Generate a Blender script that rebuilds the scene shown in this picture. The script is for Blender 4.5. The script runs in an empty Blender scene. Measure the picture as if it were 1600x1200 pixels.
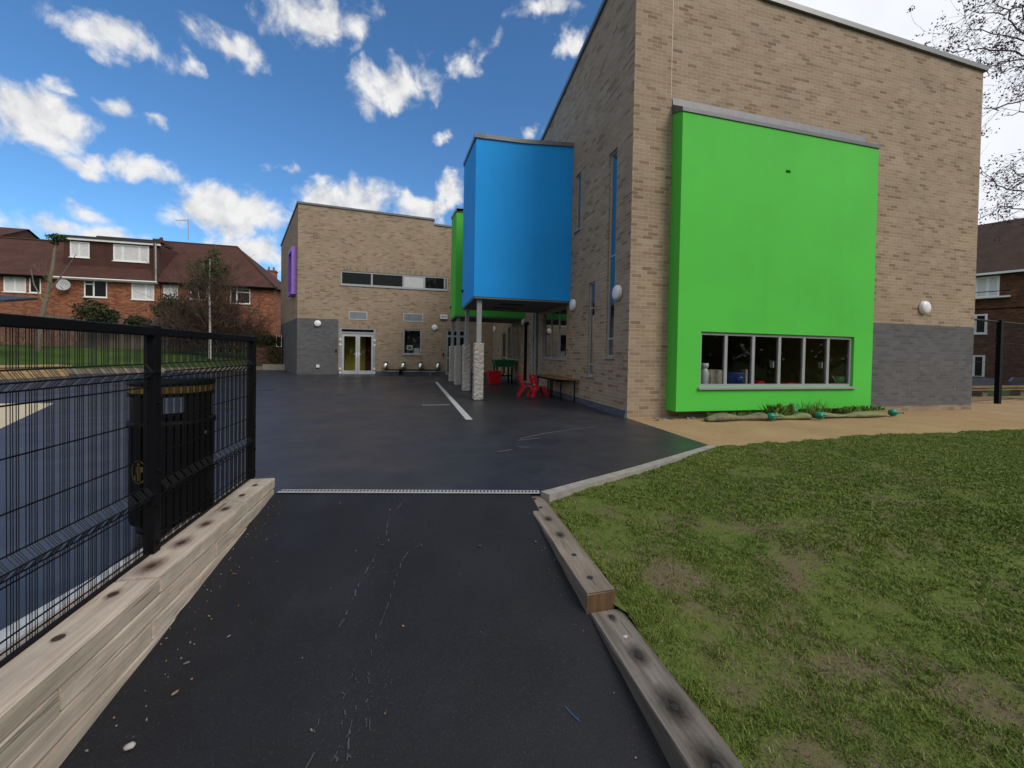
import bpy, bmesh, math, random
import numpy as np
from mathutils import Vector, Matrix, Euler
random.seed(7); rng = np.random.default_rng(7)
S = bpy.context.scene
R = math.radians

# ------------------------------------------------------------------ camera
def axes(yaw, pitch, roll):
    f = Vector((math.sin(yaw), math.cos(yaw), 0)); r = Vector((math.cos(yaw), -math.sin(yaw), 0)); u = Vector((0, 0, 1))
    f, u = f*math.cos(pitch)-u*math.sin(pitch), u*math.cos(pitch)+f*math.sin(pitch)
    r, u = r*math.cos(roll)+u*math.sin(roll), u*math.cos(roll)-r*math.sin(roll)
    return r, u, f
cam_r, cam_u, cam_f = axes(0.23943, 0.01562, 0.01779)
cd = bpy.data.cameras.new('camera'); cam = bpy.data.objects.new('camera', cd); S.collection.objects.link(cam)
m = Matrix((cam_r, cam_u, -cam_f)).transposed().to_4x4(); m.translation = (0, 0, 1.2)
cam.matrix_world = m
cd.sensor_width = 36; cd.lens = 600.1/1600*36; cd.shift_y = -38.3/1600; cd.clip_end = 2000; cd.clip_start = .02
S.camera = cam

# ------------------------------------------------------------------ world
SUN_DIR = Vector((0.42, -0.62, 0.66)).normalized()
SUN_EL = math.asin(SUN_DIR.z); SUN_AZ = math.atan2(SUN_DIR.x, SUN_DIR.y)
W = bpy.data.worlds.new('World'); S.world = W; W.use_nodes = True
wn, wl = W.node_tree.nodes, W.node_tree.links
wn.clear()
def WN(t, **k):
    n = wn.new(t)
    for a, b in k.items(): setattr(n, a, b)
    return n
def wm(op, a, b=None, c=None, clamp=False):
    n = WN('ShaderNodeMath', operation=op, use_clamp=clamp)
    for i, v in enumerate((a, b, c)):
        if v is None: continue
        if isinstance(v, (int, float)): n.inputs[i].default_value = v
        else: wl.new(v, n.inputs[i])
    return n.outputs[0]
tc = WN('ShaderNodeTexCoord'); V = tc.outputs['Generated']
sky = WN('ShaderNodeTexSky', sky_type='NISHITA', sun_disc=False)
sky.sun_elevation = SUN_EL; sky.sun_rotation = SUN_AZ; sky.air_density = 1.0; sky.dust_density = 0.4; sky.ozone_density = 2.2
def fbm(scale, det, vec, rough=.6, dist=0.):
    n = WN('ShaderNodeTexNoise', noise_dimensions='3D'); n.inputs['Scale'].default_value = scale
    n.inputs['Detail'].default_value = det; n.inputs['Roughness'].default_value = rough; n.inputs['Distortion'].default_value = dist
    wl.new(vec, n.inputs['Vector']); return n
big = fbm(9, 2, V)
def vadd(a, b):
    n = WN('ShaderNodeVectorMath', operation='ADD'); wl.new(a, n.inputs[0])
    if isinstance(b, tuple): n.inputs[1].default_value = b
    else: wl.new(b, n.inputs[1])
    return n.outputs[0]
wob = WN('ShaderNodeVectorMath', operation='MULTIPLY_ADD'); wl.new(big.outputs['Color'], wob.inputs[0]); wob.inputs[1].default_value = (.07, .07, .07)
wob.inputs[2].default_value = (-.035, -.035, -.035)
wf = fbm(34, 3, V)
wob2 = WN('ShaderNodeVectorMath', operation='MULTIPLY_ADD'); wl.new(wf.outputs['Color'], wob2.inputs[0]); wob2.inputs[1].default_value = (.04, .04, .04); wob2.inputs[2].default_value = (-.02, -.02, -.02)
VW = vadd(vadd(V, wob.outputs[0]), wob2.outputs[0])
# clouds: azimuth, elevation, half width, half height, tilt (radians)
CLOUDS = [(-0.571, 0.508, 0.064, 0.031, -3.02), (-0.394, 0.558, 0.051, 0.031, -3.13), (-0.244, 0.647, 0.101, 0.045, -2.74), (-0.068, 0.577, 0.083, 0.054, -2.94), (0.119, 0.639, 0.055, 0.03, -2.58), (-0.65, 0.353, 0.06, 0.051, -2.44), (-0.579, 0.401, 0.029, 0.018, -2.99), (-0.555, 0.311, 0.064, 0.024, -2.88), (-0.4, 0.278, 0.109, 0.051, -2.97), (-0.18, 0.342, 0.111, 0.048, -3.03), (-0.298, 0.382, 0.028, 0.017, -2.76), (-0.003, 0.347, 0.067, 0.042, -2.98), (0.081, 0.389, 0.039, 0.033, -2.91), (-0.647, 0.188, 0.07, 0.024, -2.94), (-0.603, 0.225, 0.03, 0.019, -2.96), (0.322, 0.722, 0.07, 0.024, -3.07), (0.376, 0.658, 0.044, 0.03, -3.01), (0.298, 0.517, 0.029, 0.017, 3.11), (-0.361, 0.196, 0.084, 0.044, -2.93), (0.05, 0.504, 0.018, 0.011, -3.0), (-0.457, 0.518, 0.02, 0.013, -2.29), (-0.63, 0.413, 0.018, 0.012, -2.54), (-0.52, 0.397, 0.02, 0.014, -3.04), (-0.563, 0.193, 0.065, 0.019, -2.9), (-0.056, 0.313, 0.116, 0.031, -3.02),
          (-1.1, .4, .16, .07, .1), (-1.3, .75, .2, .09, .4), (-1.7, .35, .2, .08, 0), (-2.2, .6, .3, .15, 0), (-.9, .9, .12, .07, .3), (.2, 1.1, .2, .12, 1)]
field = None
for az, el, a, b, th in CLOUDS:
    n = Vector((math.sin(az)*math.cos(el), math.cos(az)*math.cos(el), math.sin(el)))
    t1 = Vector((math.cos(az), -math.sin(az), 0)); t2 = n.cross(t1)*-1
    if t2.z < 0: t2 = -t2
    e1 = t1*math.cos(th)+t2*math.sin(th); e2 = n.cross(e1)
    mp = WN('ShaderNodeMapping', vector_type='TEXTURE')
    wl.new(VW, mp.inputs['Vector']); mp.inputs['Location'].default_value = n
    mp.inputs['Rotation'].default_value = Matrix((e1, e2, n)).transposed().to_euler()
    mp.inputs['Scale'].default_value = (a*1.04, b*1.04, 1.0)
    ln = WN('ShaderNodeVectorMath', operation='LENGTH'); wl.new(mp.outputs[0], ln.inputs[0])
    d = wm('MULTIPLY', wm('SUBTRACT', 1.0, ln.outputs['Value']), min(1., max(.42, b/.04)))
    field = d if field is None else wm('MAXIMUM', field, d)
field = wm('MAXIMUM', field, -1.2)
fn = fbm(15, 9, V, .57, .35)
fn2 = fbm(15, 6, vadd(V, (.012, -.012, .022)), .57, .35)
dens = wm('ADD', field, wm('MULTIPLY', wm('SUBTRACT', fn.outputs['Fac'], .5), 2.1))
mr = WN('ShaderNodeMapRange', interpolation_type='SMOOTHSTEP'); wl.new(dens, mr.inputs['Value'])
mr.inputs['From Min'].default_value = -.06; mr.inputs['From Max'].default_value = .62
cm = mr.outputs[0]
# pale overcast covering the sky to the right of and behind the viewer
dt = WN('ShaderNodeVectorMath', operation='DOT_PRODUCT'); wl.new(V, dt.inputs[0])
dt.inputs[1].default_value = Vector((-math.sin(R(-14)), -math.cos(R(-14)), -.38)).normalized()
ov = WN('ShaderNodeMapRange', interpolation_type='SMOOTHSTEP')
wl.new(wm('ADD', dt.outputs['Value'], wm('MULTIPLY', wm('SUBTRACT', big.outputs['Fac'], .5), .22)), ov.inputs['Value'])
ov.inputs['From Min'].default_value = -.68; ov.inputs['From Max'].default_value = -.54
hz = WN('ShaderNodeSeparateXYZ'); wl.new(V, hz.inputs[0])
# cloud brightness: lit tops, greyer bellies (self shadowing estimated from the density towards the light)
lit = wm('ADD', .72, wm('MULTIPLY', wm('SUBTRACT', fn.outputs['Fac'], fn2.outputs['Fac']), 2.6), clamp=True)
ccol = WN('ShaderNodeMix', data_type='RGBA'); wl.new(lit, ccol.inputs[0])
ccol.inputs[6].default_value = (3.9, 4.1, 4.5, 1); ccol.inputs[7].default_value = (6.9, 6.9, 6.9, 1)
ovc = WN('ShaderNodeMix', data_type='RGBA'); wl.new(big.outputs['Fac'], ovc.inputs[0])
ovc.inputs[6].default_value = (6.4, 6.8, 7.4, 1); ovc.inputs[7].default_value = (7.8, 7.9, 8.1, 1)
tint = WN('ShaderNodeMix', data_type='RGBA', blend_type='MULTIPLY'); tint.inputs[0].default_value = 1
wl.new(sky.outputs[0], tint.inputs[6]); tint.inputs[7].default_value = (.60, .97, 1.24, 1)
side = WN('ShaderNodeMapRange'); wl.new(hz.outputs[0], side.inputs['Value'])
for i_, v_ in (('From Min', -.9), ('From Max', .3), ('To Min', .55), ('To Max', 1.0)): side.inputs[i_].default_value = v_
ovs = WN('ShaderNodeVectorMath', operation='SCALE'); wl.new(ovc.outputs[2], ovs.inputs[0]); wl.new(side.outputs[0], ovs.inputs['Scale'])
m1 = WN('ShaderNodeMix', data_type='RGBA'); wl.new(cm, m1.inputs[0]); wl.new(tint.outputs[2], m1.inputs[6]); wl.new(ccol.outputs[2], m1.inputs[7])
m2 = WN('ShaderNodeMix', data_type='RGBA'); wl.new(ov.outputs[0], m2.inputs[0]); wl.new(m1.outputs[2], m2.inputs[6]); wl.new(ovs.outputs[0], m2.inputs[7])
bg = WN('ShaderNodeBackground'); bg.inputs['Strength'].default_value = .1
wl.new(m2.outputs[2], bg.inputs['Color'])
wo = WN('ShaderNodeOutputWorld'); wl.new(bg.outputs[0], wo.inputs['Surface'])

# ------------------------------------------------------------------ sun, exposure
sd = bpy.data.lights.new('sun', 'SUN'); sd.energy = 1.5; sd.angle = R(26); sd.color = (1, .91, .80)
sun = bpy.data.objects.new('sun', sd); S.collection.objects.link(sun)
sun.rotation_euler = SUN_DIR.to_track_quat('Z', 'Y').to_euler()
S.view_settings.view_transform = 'Standard'; S.view_settings.look = 'None'; S.view_settings.exposure = 0.36
S.view_settings.gamma = 1
S.cycles.max_bounces = 6; S.cycles.transparent_max_bounces = 12

# ------------------------------------------------------------------ materials
class Mt:
    def __init__(s, name):
        s.m = bpy.data.materials.new(name); s.m.use_nodes = True
        s.N = s.m.node_tree.nodes; s.L = s.m.node_tree.links
        s.b = s.N['Principled BSDF']; s.out = s.N['Material Output']
    def n(s, t, **k):
        x = s.N.new(t)
        for a, b in k.items(): setattr(x, a, b)
        return x
    def set(s, inp, v):
        if hasattr(v, 'links') or hasattr(v, 'is_linked'): s.L.new(v, inp)
        elif isinstance(v, (tuple, list)) and len(v) == 3 and inp.type == 'RGBA': inp.default_value = (*v, 1)
        else: inp.default_value = v
    def coord(s, kind='Object', scale=(1, 1, 1), rot=(0, 0, 0)):
        t = s.n('ShaderNodeTexCoord'); mp = s.n('ShaderNodeMapping'); s.L.new(t.outputs[kind], mp.inputs[0])
        mp.inputs['Scale'].default_value = scale; mp.inputs['Rotation'].default_value = rot; return mp.outputs[0]
    def noise(s, scale, detail=4, rough=.55, vec=None, dist=0.):
        x = s.n('ShaderNodeTexNoise'); x.inputs['Scale'].default_value = scale; x.inputs['Detail'].default_value = detail
        x.inputs['Roughness'].default_value = rough; x.inputs['Distortion'].default_value = dist
        s.L.new(vec if vec is not None else s.coord(), x.inputs['Vector']); return x.outputs['Fac']
    def ramp(s, fac, stops, const=False):
        x = s.n('ShaderNodeValToRGB'); s.L.new(fac, x.inputs[0]); e = x.color_ramp.elements
        if const: x.color_ramp.interpolation = 'CONSTANT'
        while len(e) < len(stops): e.new(.5)
        for el, (p, c) in zip(e, stops):
            el.position = p; el.color = (*c, 1) if not isinstance(c, (int, float)) else (c, c, c, 1)
        return x.outputs[0]
    def mix(s, f, a, b, mode='MIX'):
        x = s.n('ShaderNodeMix', data_type='RGBA', blend_type=mode)
        for i, v in ((0, f), (6, a), (7, b)): s.set(x.inputs[i], v)
        return x.outputs[2]
    def math(s, op, a, b=0., clamp=False):
        x = s.n('ShaderNodeMath', operation=op, use_clamp=clamp); s.set(x.inputs[0], a); s.set(x.inputs[1], b); return x.outputs[0]
    def bump(s, h, strength=.3, dist=.01):
        x = s.n('ShaderNodeBump'); x.inputs['Strength'].default_value = strength; x.inputs['Distance'].default_value = dist
        s.L.new(h, x.inputs['Height']); s.L.new(x.outputs[0], s.b.inputs['Normal'])
    def fin(s, col=None, rough=None, metal=None, spec=None):
        for k, v in (('Base Color', col), ('Roughness', rough), ('Metallic', metal), ('Specular IOR Level', spec)):
            if v is not None: s.set(s.b.inputs[k], v)
        return s.m

def simple(name, c, rough=.6, metal=0., var=.12, scale=6, spec=.5, bump=0.):
    k = Mt(name); n = k.noise(scale, 5)
    c2 = tuple(x*(1-var) for x in c); c1 = tuple(min(1, x*(1+var)) for x in c)
    col = k.ramp(n, [(.3, c2), (.7, c1)])
    if bump: k.bump(k.noise(scale*8, 4), bump, .004)
    return k.fin(col, rough, metal, spec)

def brick(name, stops, mortar, bw=.225, bh=.075, ms=.005, big_var=.16, rough=.9, soldier=False, bump=.5, streak=None):
    k = Mt(name)
    uv = k.coord('UV', rot=(0, 0, R(90)) if soldier else (0, 0, 0))
    b = k.n('ShaderNodeTexBrick'); k.L.new(uv, b.inputs['Vector'])
    for i, v in (('Color1', (0, 0, 0, 1)), ('Color2', (1, 1, 1, 1)), ('Mortar', (.5, .5, .5, 1)), ('Scale', 1), ('Mortar Size', ms), ('Mortar Smooth', .15), ('Bias', 0), ('Brick Width', bw), ('Row Height', bh)):
        b.inputs[i].default_value = v
    col = k.ramp(b.outputs['Color'], stops)
    n1 = k.noise(1.1, 5, vec=k.coord('UV')); n2 = k.noise(40, 3, vec=k.coord('UV'))
    col = k.mix(1., col, k.ramp(n1, [(.3, 1-big_var), (.7, 1.0)]), 'MULTIPLY')
    col = k.mix(.5, col, k.ramp(n2, [(.3, .75), (.7, 1.15)]), 'MULTIPLY')
    mn = k.mix(1., mortar, k.ramp(n1, [(.3, .85), (.7, 1.1)]), 'MULTIPLY')
    col = k.mix(b.outputs['Fac'], col, mn)
    if streak:
        st = k.noise(1., 3, vec=k.coord('UV', scale=(9, 2.2, 1)))
        zz = k.n('ShaderNodeSeparateXYZ'); k.L.new(k.coord('UV'), zz.inputs[0])
        band = k.math('MULTIPLY', k.ramp(zz.outputs[1], [(.0, 0), (.15, 1), (.75, 1), (.95, 0)]), k.ramp(st, [(.66, 0), (.72, 1)]))
        col = k.mix(k.math('MULTIPLY', band, .45), col, streak)
    k.bump(k.math('SUBTRACT', k.math('MULTIPLY', n2, .3), b.outputs['Fac']), bump, .006)
    return k.fin(col, rough, 0, .25)

M = {}
buff = [(0, (.225, .158, .102)), (.08, (.255, .185, .124)), (.18, (.315, .238, .164)), (.55, (.345, .266, .188)), (.8, (.365, .284, .204)), (1, (.395, .312, .23))]
M['buff'] = brick('buff_brick', buff, (.44, .36, .28), big_var=.12)
M['buff_soldier'] = brick('buff_soldier_brick', buff, (.36, .315, .245), soldier=True)
M['dark'] = brick('blue_grey_brick', [(0, (.098, .098, .106)), (.4, (.118, .118, .126)), (1, (.14, .14, .148))], (.135, .133, .135), big_var=.1, streak=(.3, .3, .3))
M['red'] = brick('red_brick', [(0, (.15, .055, .032)), (.4, (.27, .095, .05)), (.75, (.33, .12, .062)), (1, (.38, .17, .095))], (.22, .14, .095), bump=.3)
M['brown'] = brick('brown_brick', [(0, (.07, .032, .022)), (.4, (.115, .05, .03)), (.75, (.15, .066, .038)), (1, (.19, .09, .055))], (.13, .085, .06), bump=.3)
M['oldwall'] = brick('garden_wall_brick', [(0, (.05, .025, .016)), (.5, (.10, .05, .03)), (1, (.16, .085, .05))], (.09, .06, .045), bump=.3)
def render_mat(name, c):
    k = Mt(name); n = k.noise(.55, 5, .6); f = k.noise(260, 2)
    st = k.noise(1., 4, vec=k.coord(scale=(5, 5, .35)))
    col = k.mix(1., c, k.ramp(n, [(.3, .90), (.7, 1.03)]), 'MULTIPLY')
    col = k.mix(.3, col, k.ramp(st, [(.3, .93), (.6, 1.0)]), 'MULTIPLY')
    k.bump(f, .25, .003); return k.fin(col, .75, 0, .3)
M['green'] = render_mat('green_render', (.085, .57, .064))
M['blue'] = render_mat('blue_render', (.012, .37, .97))
M['purple'] = simple('purple_panel', (.30, .14, .62), .45)
M['soffit'] = simple('grey_soffit', (.16, .155, .155), .8)
M['coping'] = simple('grey_metal_coping', (.16, .17, .175), .4, .3, .1, 3)
M['lead'] = simple('grey_lead_flashing', (.115, .12, .135), .5, .2, .15, 5)
M['alu'] = simple('grey_aluminium', (.36, .38, .40), .42, .25, .06, 4)
M['alu_pale'] = simple('pale_aluminium', (.52, .54, .55), .42, .2, .06, 4)
M['grey_post'] = simple('grey_painted_steel', (.30, .32, .32), .5, 0, .08, 3)
M['louvre'] = simple('grey_louvre', (.28, .31, .34), .5, .2)
M['white'] = simple('white_plastic', (.78, .78, .80), .35, 0, .04)
M['upvc'] = simple('white_window_frame', (.80, .81, .80), .4, 0, .05)
M['blackp'] = simple('black_paint', (.005, .005, .0065), .5, 0, .2, 5, .15)
M['black'] = simple('black_plastic', (.0045, .0045, .005), .45, 0, .2, 5, .1)
M['gold'] = simple('gold_band', (.17, .11, .015), .45, .3, .15)
M['red_p'] = simple('red_plastic', (.62, .012, .022), .32, 0, .08)
M['teal_p'] = simple('teal_plastic', (.0, .24, .16), .35, 0, .15)
M['green_p'] = simple('green_plastic', (.01, .14, .06), .4)
M['yellow_p'] = simple('yellow_plastic', (.75, .55, .03), .4)
M['blue_p'] = simple('blue_plastic', (.02, .07, .42), .25)
M['lime_p'] = simple('lime_enamel', (.22, .50, .15), .3)
M['cream'] = simple('cream_card', (.52, .43, .36), .8)
M['steel'] = simple('stainless_steel', (.62, .62, .62), .22, 1., .05)
M['paper'] = simple('paper', (.72, .72, .70), .8)
M['straw'] = simple('blue_straw', (.02, .14, .42), .4)
M['yellow_wall'] = simple('yellow_wall', (.62, .50, .10), .8)
M['room'] = simple('dim_room_wall', (.36, .32, .25), .9, 0, .4, 1.2)
M['olive_wall'] = simple('olive_room_wall', (.42, .37, .13), .9)
M['maroon'] = simple('maroon_panel', (.14, .03, .03), .8)
M['curtain'] = simple('net_curtain', (.62, .63, .64), .9, 0, .12, 12)
M['dish'] = simple('grey_dish', (.40, .41, .42), .5)
M['tarp'] = simple('dark_awning', (.03, .032, .04), .6)
M['concrete'] = simple('concrete', (.27, .25, .225), .85, 0, .2, 9, bump=.3)
M['channel'] = simple('pale_concrete_channel', (.42, .43, .42), .7, 0, .15, 12)
M['strip'] = simple('pale_kerb_strip', (.50, .52, .54), .6, 0, .2, 14, bump=.3)
M['slot'] = simple('dark_slot', (.02, .02, .02), .8)
M['rust_hole'] = simple('dark_rusty_hole', (.045, .022, .016), .9)
M['galv'] = simple('galvanised_grating', (.50, .50, .49), .45, .35, .12, 30)
M['chalk'] = simple('chalk', (.052, .054, .066), .9, 0, .4, 60)
M['soft'] = simple('tan_safety_surface', (.50, .42, .30), .85, 0, .1, 14)
M['carpaint'] = simple('dark_blue_car_paint', (.012, .018, .035), .15, .2, .1)
M['carpaint2'] = simple('blue_car_paint', (.03, .06, .16), .15, .2, .1)
M['tyre'] = simple('tyre_rubber', (.015, .015, .015), .8)
M['bark_grey'] = simple('grey_bark', (.17, .15, .11), .9, 0, .35, 14, bump=.5)
M['birch'] = simple('pale_birch_bark', (.55, .53, .50), .8, 0, .25, 10)
M['twig'] = simple('dark_twig', (.075, .058, .075), .9, 0, .2)
M['seed'] = simple('dry_purple_seed', (.10, .07, .10), .9, 0, .4, 3)
M['brush'] = simple('brown_twigs', (.085, .055, .04), .9, 0, .4, 3)
M['pinkbrush'] = simple('pinkish_twigs', (.25, .12, .09), .9, 0, .3, 3)
M['bag'] = simple('pale_green_fabric', (.17, .195, .075), .85, 0, .35, 11, bump=.6)
M['bag_dirty'] = simple('muddy_green_fabric', (.15, .145, .08), .85, 0, .4, 11, bump=.6)
M['bluegrey'] = simple('blue_engineering_plinth', (.07, .085, .12), .6, 0, .3, 9, bump=.3)
M['base_course'] = brick('sandy_base_course', [(0, (.22, .17, .12)), (1, (.36, .28, .19))], (.28, .23, .17))
def leafmat(name, cols, rough=.6):
    k = Mt(name); u = k.n('ShaderNodeSeparateXYZ'); k.L.new(k.coord('UV'), u.inputs[0])
    col = k.ramp(u.outputs[0], [(i/(len(cols)-1), c) for i, c in enumerate(cols)])
    k.fin(col, rough, 0, .25)
    return k.m
M['grass'] = leafmat('grass_blades', [(.066, .112, .016), (.102, .16, .023), (.138, .196, .032), (.18, .225, .045), (.27, .24, .10)])
M['ever'] = leafmat('evergreen_leaves', [(.012, .030, .010), (.028, .055, .014), (.05, .085, .022), (.08, .11, .03)])
M['hedge'] = leafmat('dark_hedge_leaves', [(.012, .022, .010), (.03, .045, .016), (.05, .06, .02)])
M['ivy'] = leafmat('ivy_leaves', [(.015, .03, .01), (.03, .05, .015), (.06, .05, .025)])
M['weed'] = leafmat('weed_leaves', [(.07, .14, .02), (.12, .22, .04), (.20, .30, .07), (.08, .10, .03)])

def schlick(k, ior):
    lw = k.n('ShaderNodeLayerWeight'); lw.inputs[0].default_value = .5
    r0 = ((ior-1)/(ior+1))**2
    return k.math('ADD', k.math('MULTIPLY', k.math('POWER', lw.outputs['Facing'], 5.), 1-r0), r0)
def glass(name, tint=(.8, .83, .82), f0=.0, ior=1.5):
    k = Mt(name); k.N.remove(k.b)
    t = k.n('ShaderNodeBsdfTransparent'); t.inputs[0].default_value = (*tint, 1)
    g = k.n('ShaderNodeBsdfGlossy'); g.inputs['Roughness'].default_value = .01; g.inputs[0].default_value = (.95, .97, 1, 1)
    mx = k.n('ShaderNodeMixShader'); k.L.new(schlick(k, ior), mx.inputs[0])
    k.L.new(t.outputs[0], mx.inputs[1]); k.L.new(g.outputs[0], mx.inputs[2]); k.L.new(mx.outputs[0], k.out.inputs[0]); return k.m
M['glass'] = glass('clear_glass', ior=1.28)
def darkglass(name, c, ior):
    k = Mt(name); k.N.remove(k.b)
    d = k.n('ShaderNodeBsdfDiffuse'); d.inputs[0].default_value = (*c, 1)
    g = k.n('ShaderNodeBsdfGlossy'); g.inputs['Roughness'].default_value = .015; g.inputs[0].default_value = (.95, .97, 1, 1)
    mx = k.n('ShaderNodeMixShader'); k.L.new(schlick(k, ior), mx.inputs[0])
    k.L.new(d.outputs[0], mx.inputs[1]); k.L.new(g.outputs[0], mx.inputs[2]); k.L.new(mx.outputs[0], k.out.inputs[0]); return k.m
M['dglass'] = darkglass('dark_window_glass', (.012, .012, .012), 1.26)
M['mglass'] = darkglass('coated_window_glass', (.012, .014, .016), 5.0)

def asphalt(name, wet):
    k = Mt(name); v = k.coord()
    g = k.noise(420, 2, vec=v); g2 = k.noise(120, 3, vec=v); b = k.noise(.55, 5, .6, v, .4); s2 = k.noise(2.3, 5, .6, v)
    col = k.ramp(g, [(.3, (.014, .014, .0185)), (.55, (.030, .030, .037)), (.72, (.058, .058, .067)), (.8, (.11, .11, .118))] if wet else [(.3, (.005, .005, .0065)), (.52, (.0105, .0105, .0135)), (.68, (.024, .024, .03)), (.8, (.075, .075, .08))])
    col = k.mix(1., col, k.ramp(s2, [(.3, .7), (.7, 1.2)]), 'MULTIPLY'); w_ = k.noise(.9, 6, .65, v, .8); col = k.mix(k.ramp(w_, [(.55, 0.), (.75, .35 if wet else .15)]), col, (.062, .062, .07))
    st_ = k.noise(95, 2, .4, v); col = k.mix(k.ramp(st_, [(.64, 0.), (.70, .45 if wet else .16)]), col, (.085, .083, .08))
    if wet:
        rg = k.ramp(b, [(.36, .34), (.5, .43), (.66, .54)])
    else:
        rg = k.ramp(b, [(.35, .58), (.65, .75)])
    k.bump(k.mix(.5, g, g2), .07 if wet else .3, .003)
    return k.fin(col, rg, 0, .42 if wet else .36)
M['asphalt'] = asphalt('damp_asphalt', True)
M['ramp_asphalt'] = asphalt('ramp_asphalt', False)
def sandmat():
    k = Mt('sandy_path'); v = k.coord()
    g = k.noise(260, 3, vec=v); b = k.noise(1.3, 6, .6, v); s = k.noise(14, 4, .6, v)
    col = k.ramp(g, [(.3, (.27, .18, .092)), (.55, (.37, .255, .135)), (.75, (.47, .35, .215))])
    col = k.mix(1., col, k.ramp(b, [(.3, .82), (.7, 1.08)]), 'MULTIPLY'); col = k.mix(.6, col, k.ramp(s, [(.3, .82), (.7, 1.08)]), 'MULTIPLY')
    k.bump(g, .4, .006); return k.fin(col, .95, 0, .2)
M['sand'] = sandmat()
def soilmat():
    k = Mt('lawn_soil'); v = k.coord()
    g = k.noise(150, 4, vec=v); b = k.noise(2.2, 6, .65, v); s = k.noise(26, 4, .6, v)
    soil = k.ramp(g, [(.3, (.08, .063, .038)), (.7, (.16, .125, .08))])
    moss = k.ramp(s, [(.3, (.066, .094, .019)), (.7, (.112, .138, .034))])
    col = k.mix(k.ramp(b, [(.48, 1.), (.62, 0.)]), soil, moss)
    k.bump(s, .6, .02); return k.fin(col, .95, 0, .15)
M['soil'] = soilmat()
def turfmat():
    k = Mt('far_turf'); v = k.coord(); g = k.noise(60, 4, vec=v); b = k.noise(.8, 5, .6, v)
    col = k.mix(.6, k.ramp(g, [(.3, (.025, .055, .012)), (.7, (.07, .13, .025))]), k.ramp(b, [(.35, (.03, .06, .015)), (.65, (.08, .12, .03))]))
    return k.fin(col, .95, 0, .1)
M['turf'] = turfmat()
def wood(name, c0, c1, c2, axis='Y', crack=.5, rough=.8):
    k = Mt(name)
    sc = {'Y': (22, 1.1, 22), 'X': (1.1, 22, 22), 'Z': (22, 22, 1.1)}[axis]
    v = k.coord(scale=sc); g = k.noise(1.6, 8, .65, v, .6); v2 = k.coord(scale=tuple(x*.22 for x in sc)); b = k.noise(1.5, 5, .6, v2, .8)
    cr = k.noise(2.4, 3, .5, v, .3)
    col = k.ramp(g, [(.28, c0), (.5, c1), (.72, c2)])
    col = k.mix(1., col, k.ramp(b, [(.3, .68), (.7, 1.08)]), 'MULTIPLY')
    ck = k.ramp(cr, [(.29, 1), (.33, 0)])
    v3 = k.coord(scale=tuple(x*.4 if x > 5 else x*.55 for x in sc)); sp = k.ramp(k.noise(1.3, 4, .5, v3, .5), [(.285, 1), (.31, 0)]); ck = k.math('MAXIMUM', ck, sp)
    col = k.mix(k.math('MULTIPLY', ck, crack), col, (.05, .035, .025))
    bl = k.noise(3.2, 4, .6); col = k.mix(1., col, k.ramp(bl, [(.3, .80), (.65, 1.04)]), 'MULTIPLY')
    oi = k.n('ShaderNodeObjectInfo'); col = k.mix(1., col, k.ramp(oi.outputs['Random'], [(0, .80), (1, 1.06)]), 'MULTIPLY')
    k.bump(k.math('SUBTRACT', g, ck), .45, .005); return k.fin(col, rough, 0, .25)
M['oak'] = wood('pale_weathered_oak', (.40, .325, .255), (.53, .45, .375), (.63, .56, .49), crack=.55)
M['oak_grey'] = wood('grey_weathered_oak', (.145, .125, .105), (.22, .195, .17), (.30, .27, .24), crack=.6)
M['oak_mid'] = wood('brown_grey_oak', (.20, .165, .13), (.29, .245, .20), (.38, .33, .28), crack=.6)
M['endgrain'] = wood('cut_oak_end', (.13, .075, .035), (.19, .115, .058), (.24, .155, .085), 'Z', .5)
M['pine'] = wood('yellow_pine', (.36, .24, .11), (.48, .34, .17), (.56, .42, .24), 'X', .3)
M['fencewood'] = wood('weathered_fence_board', (.12, .095, .07), (.2, .16, .12), (.28, .23, .18), 'Z', .4)
M['fencebrown'] = wood('orange_brown_board', (.16, .085, .04), (.26, .14, .065), (.34, .2, .1), 'Z', .4)
M['tabletop'] = wood('brown_table_top', (.17, .09, .035), (.26, .15, .065), (.33, .2, .09), 'Y', .2, .5)
def tiles(name, c0, c1):
    k = Mt(name); uv = k.coord('UV')
    b = k.n('ShaderNodeTexBrick'); k.L.new(uv, b.inputs['Vector'])
    for i, v in (('Color1', (0, 0, 0, 1)), ('Color2', (1, 1, 1, 1)), ('Mortar', (0, 0, 0, 1)), ('Scale', 1), ('Mortar Size', .006), ('Mortar Smooth', .3), ('Brick Width', .17), ('Row Height', .1)):
        b.inputs[i].default_value = v
    n = k.noise(1.2, 6, .65, uv)
    col = k.mix(.75, k.ramp(b.outputs['Color'], [(0, c0), (1, c1)]), k.ramp(n, [(.3, c0), (.7, c1)]))
    col = k.mix(k.math('MULTIPLY', b.outputs['Fac'], .6), col, tuple(x*.4 for x in c0))
    k.bump(b.outputs['Fac'], -.4, .01); return k.fin(col, .85, 0, .2)
M['tile'] = tiles('brown_roof_tile', (.055, .026, .022), (.105, .048, .038))
M['tile2'] = tiles('dark_brown_roof_tile', (.045, .03, .026), (.085, .052, .042))
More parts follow.
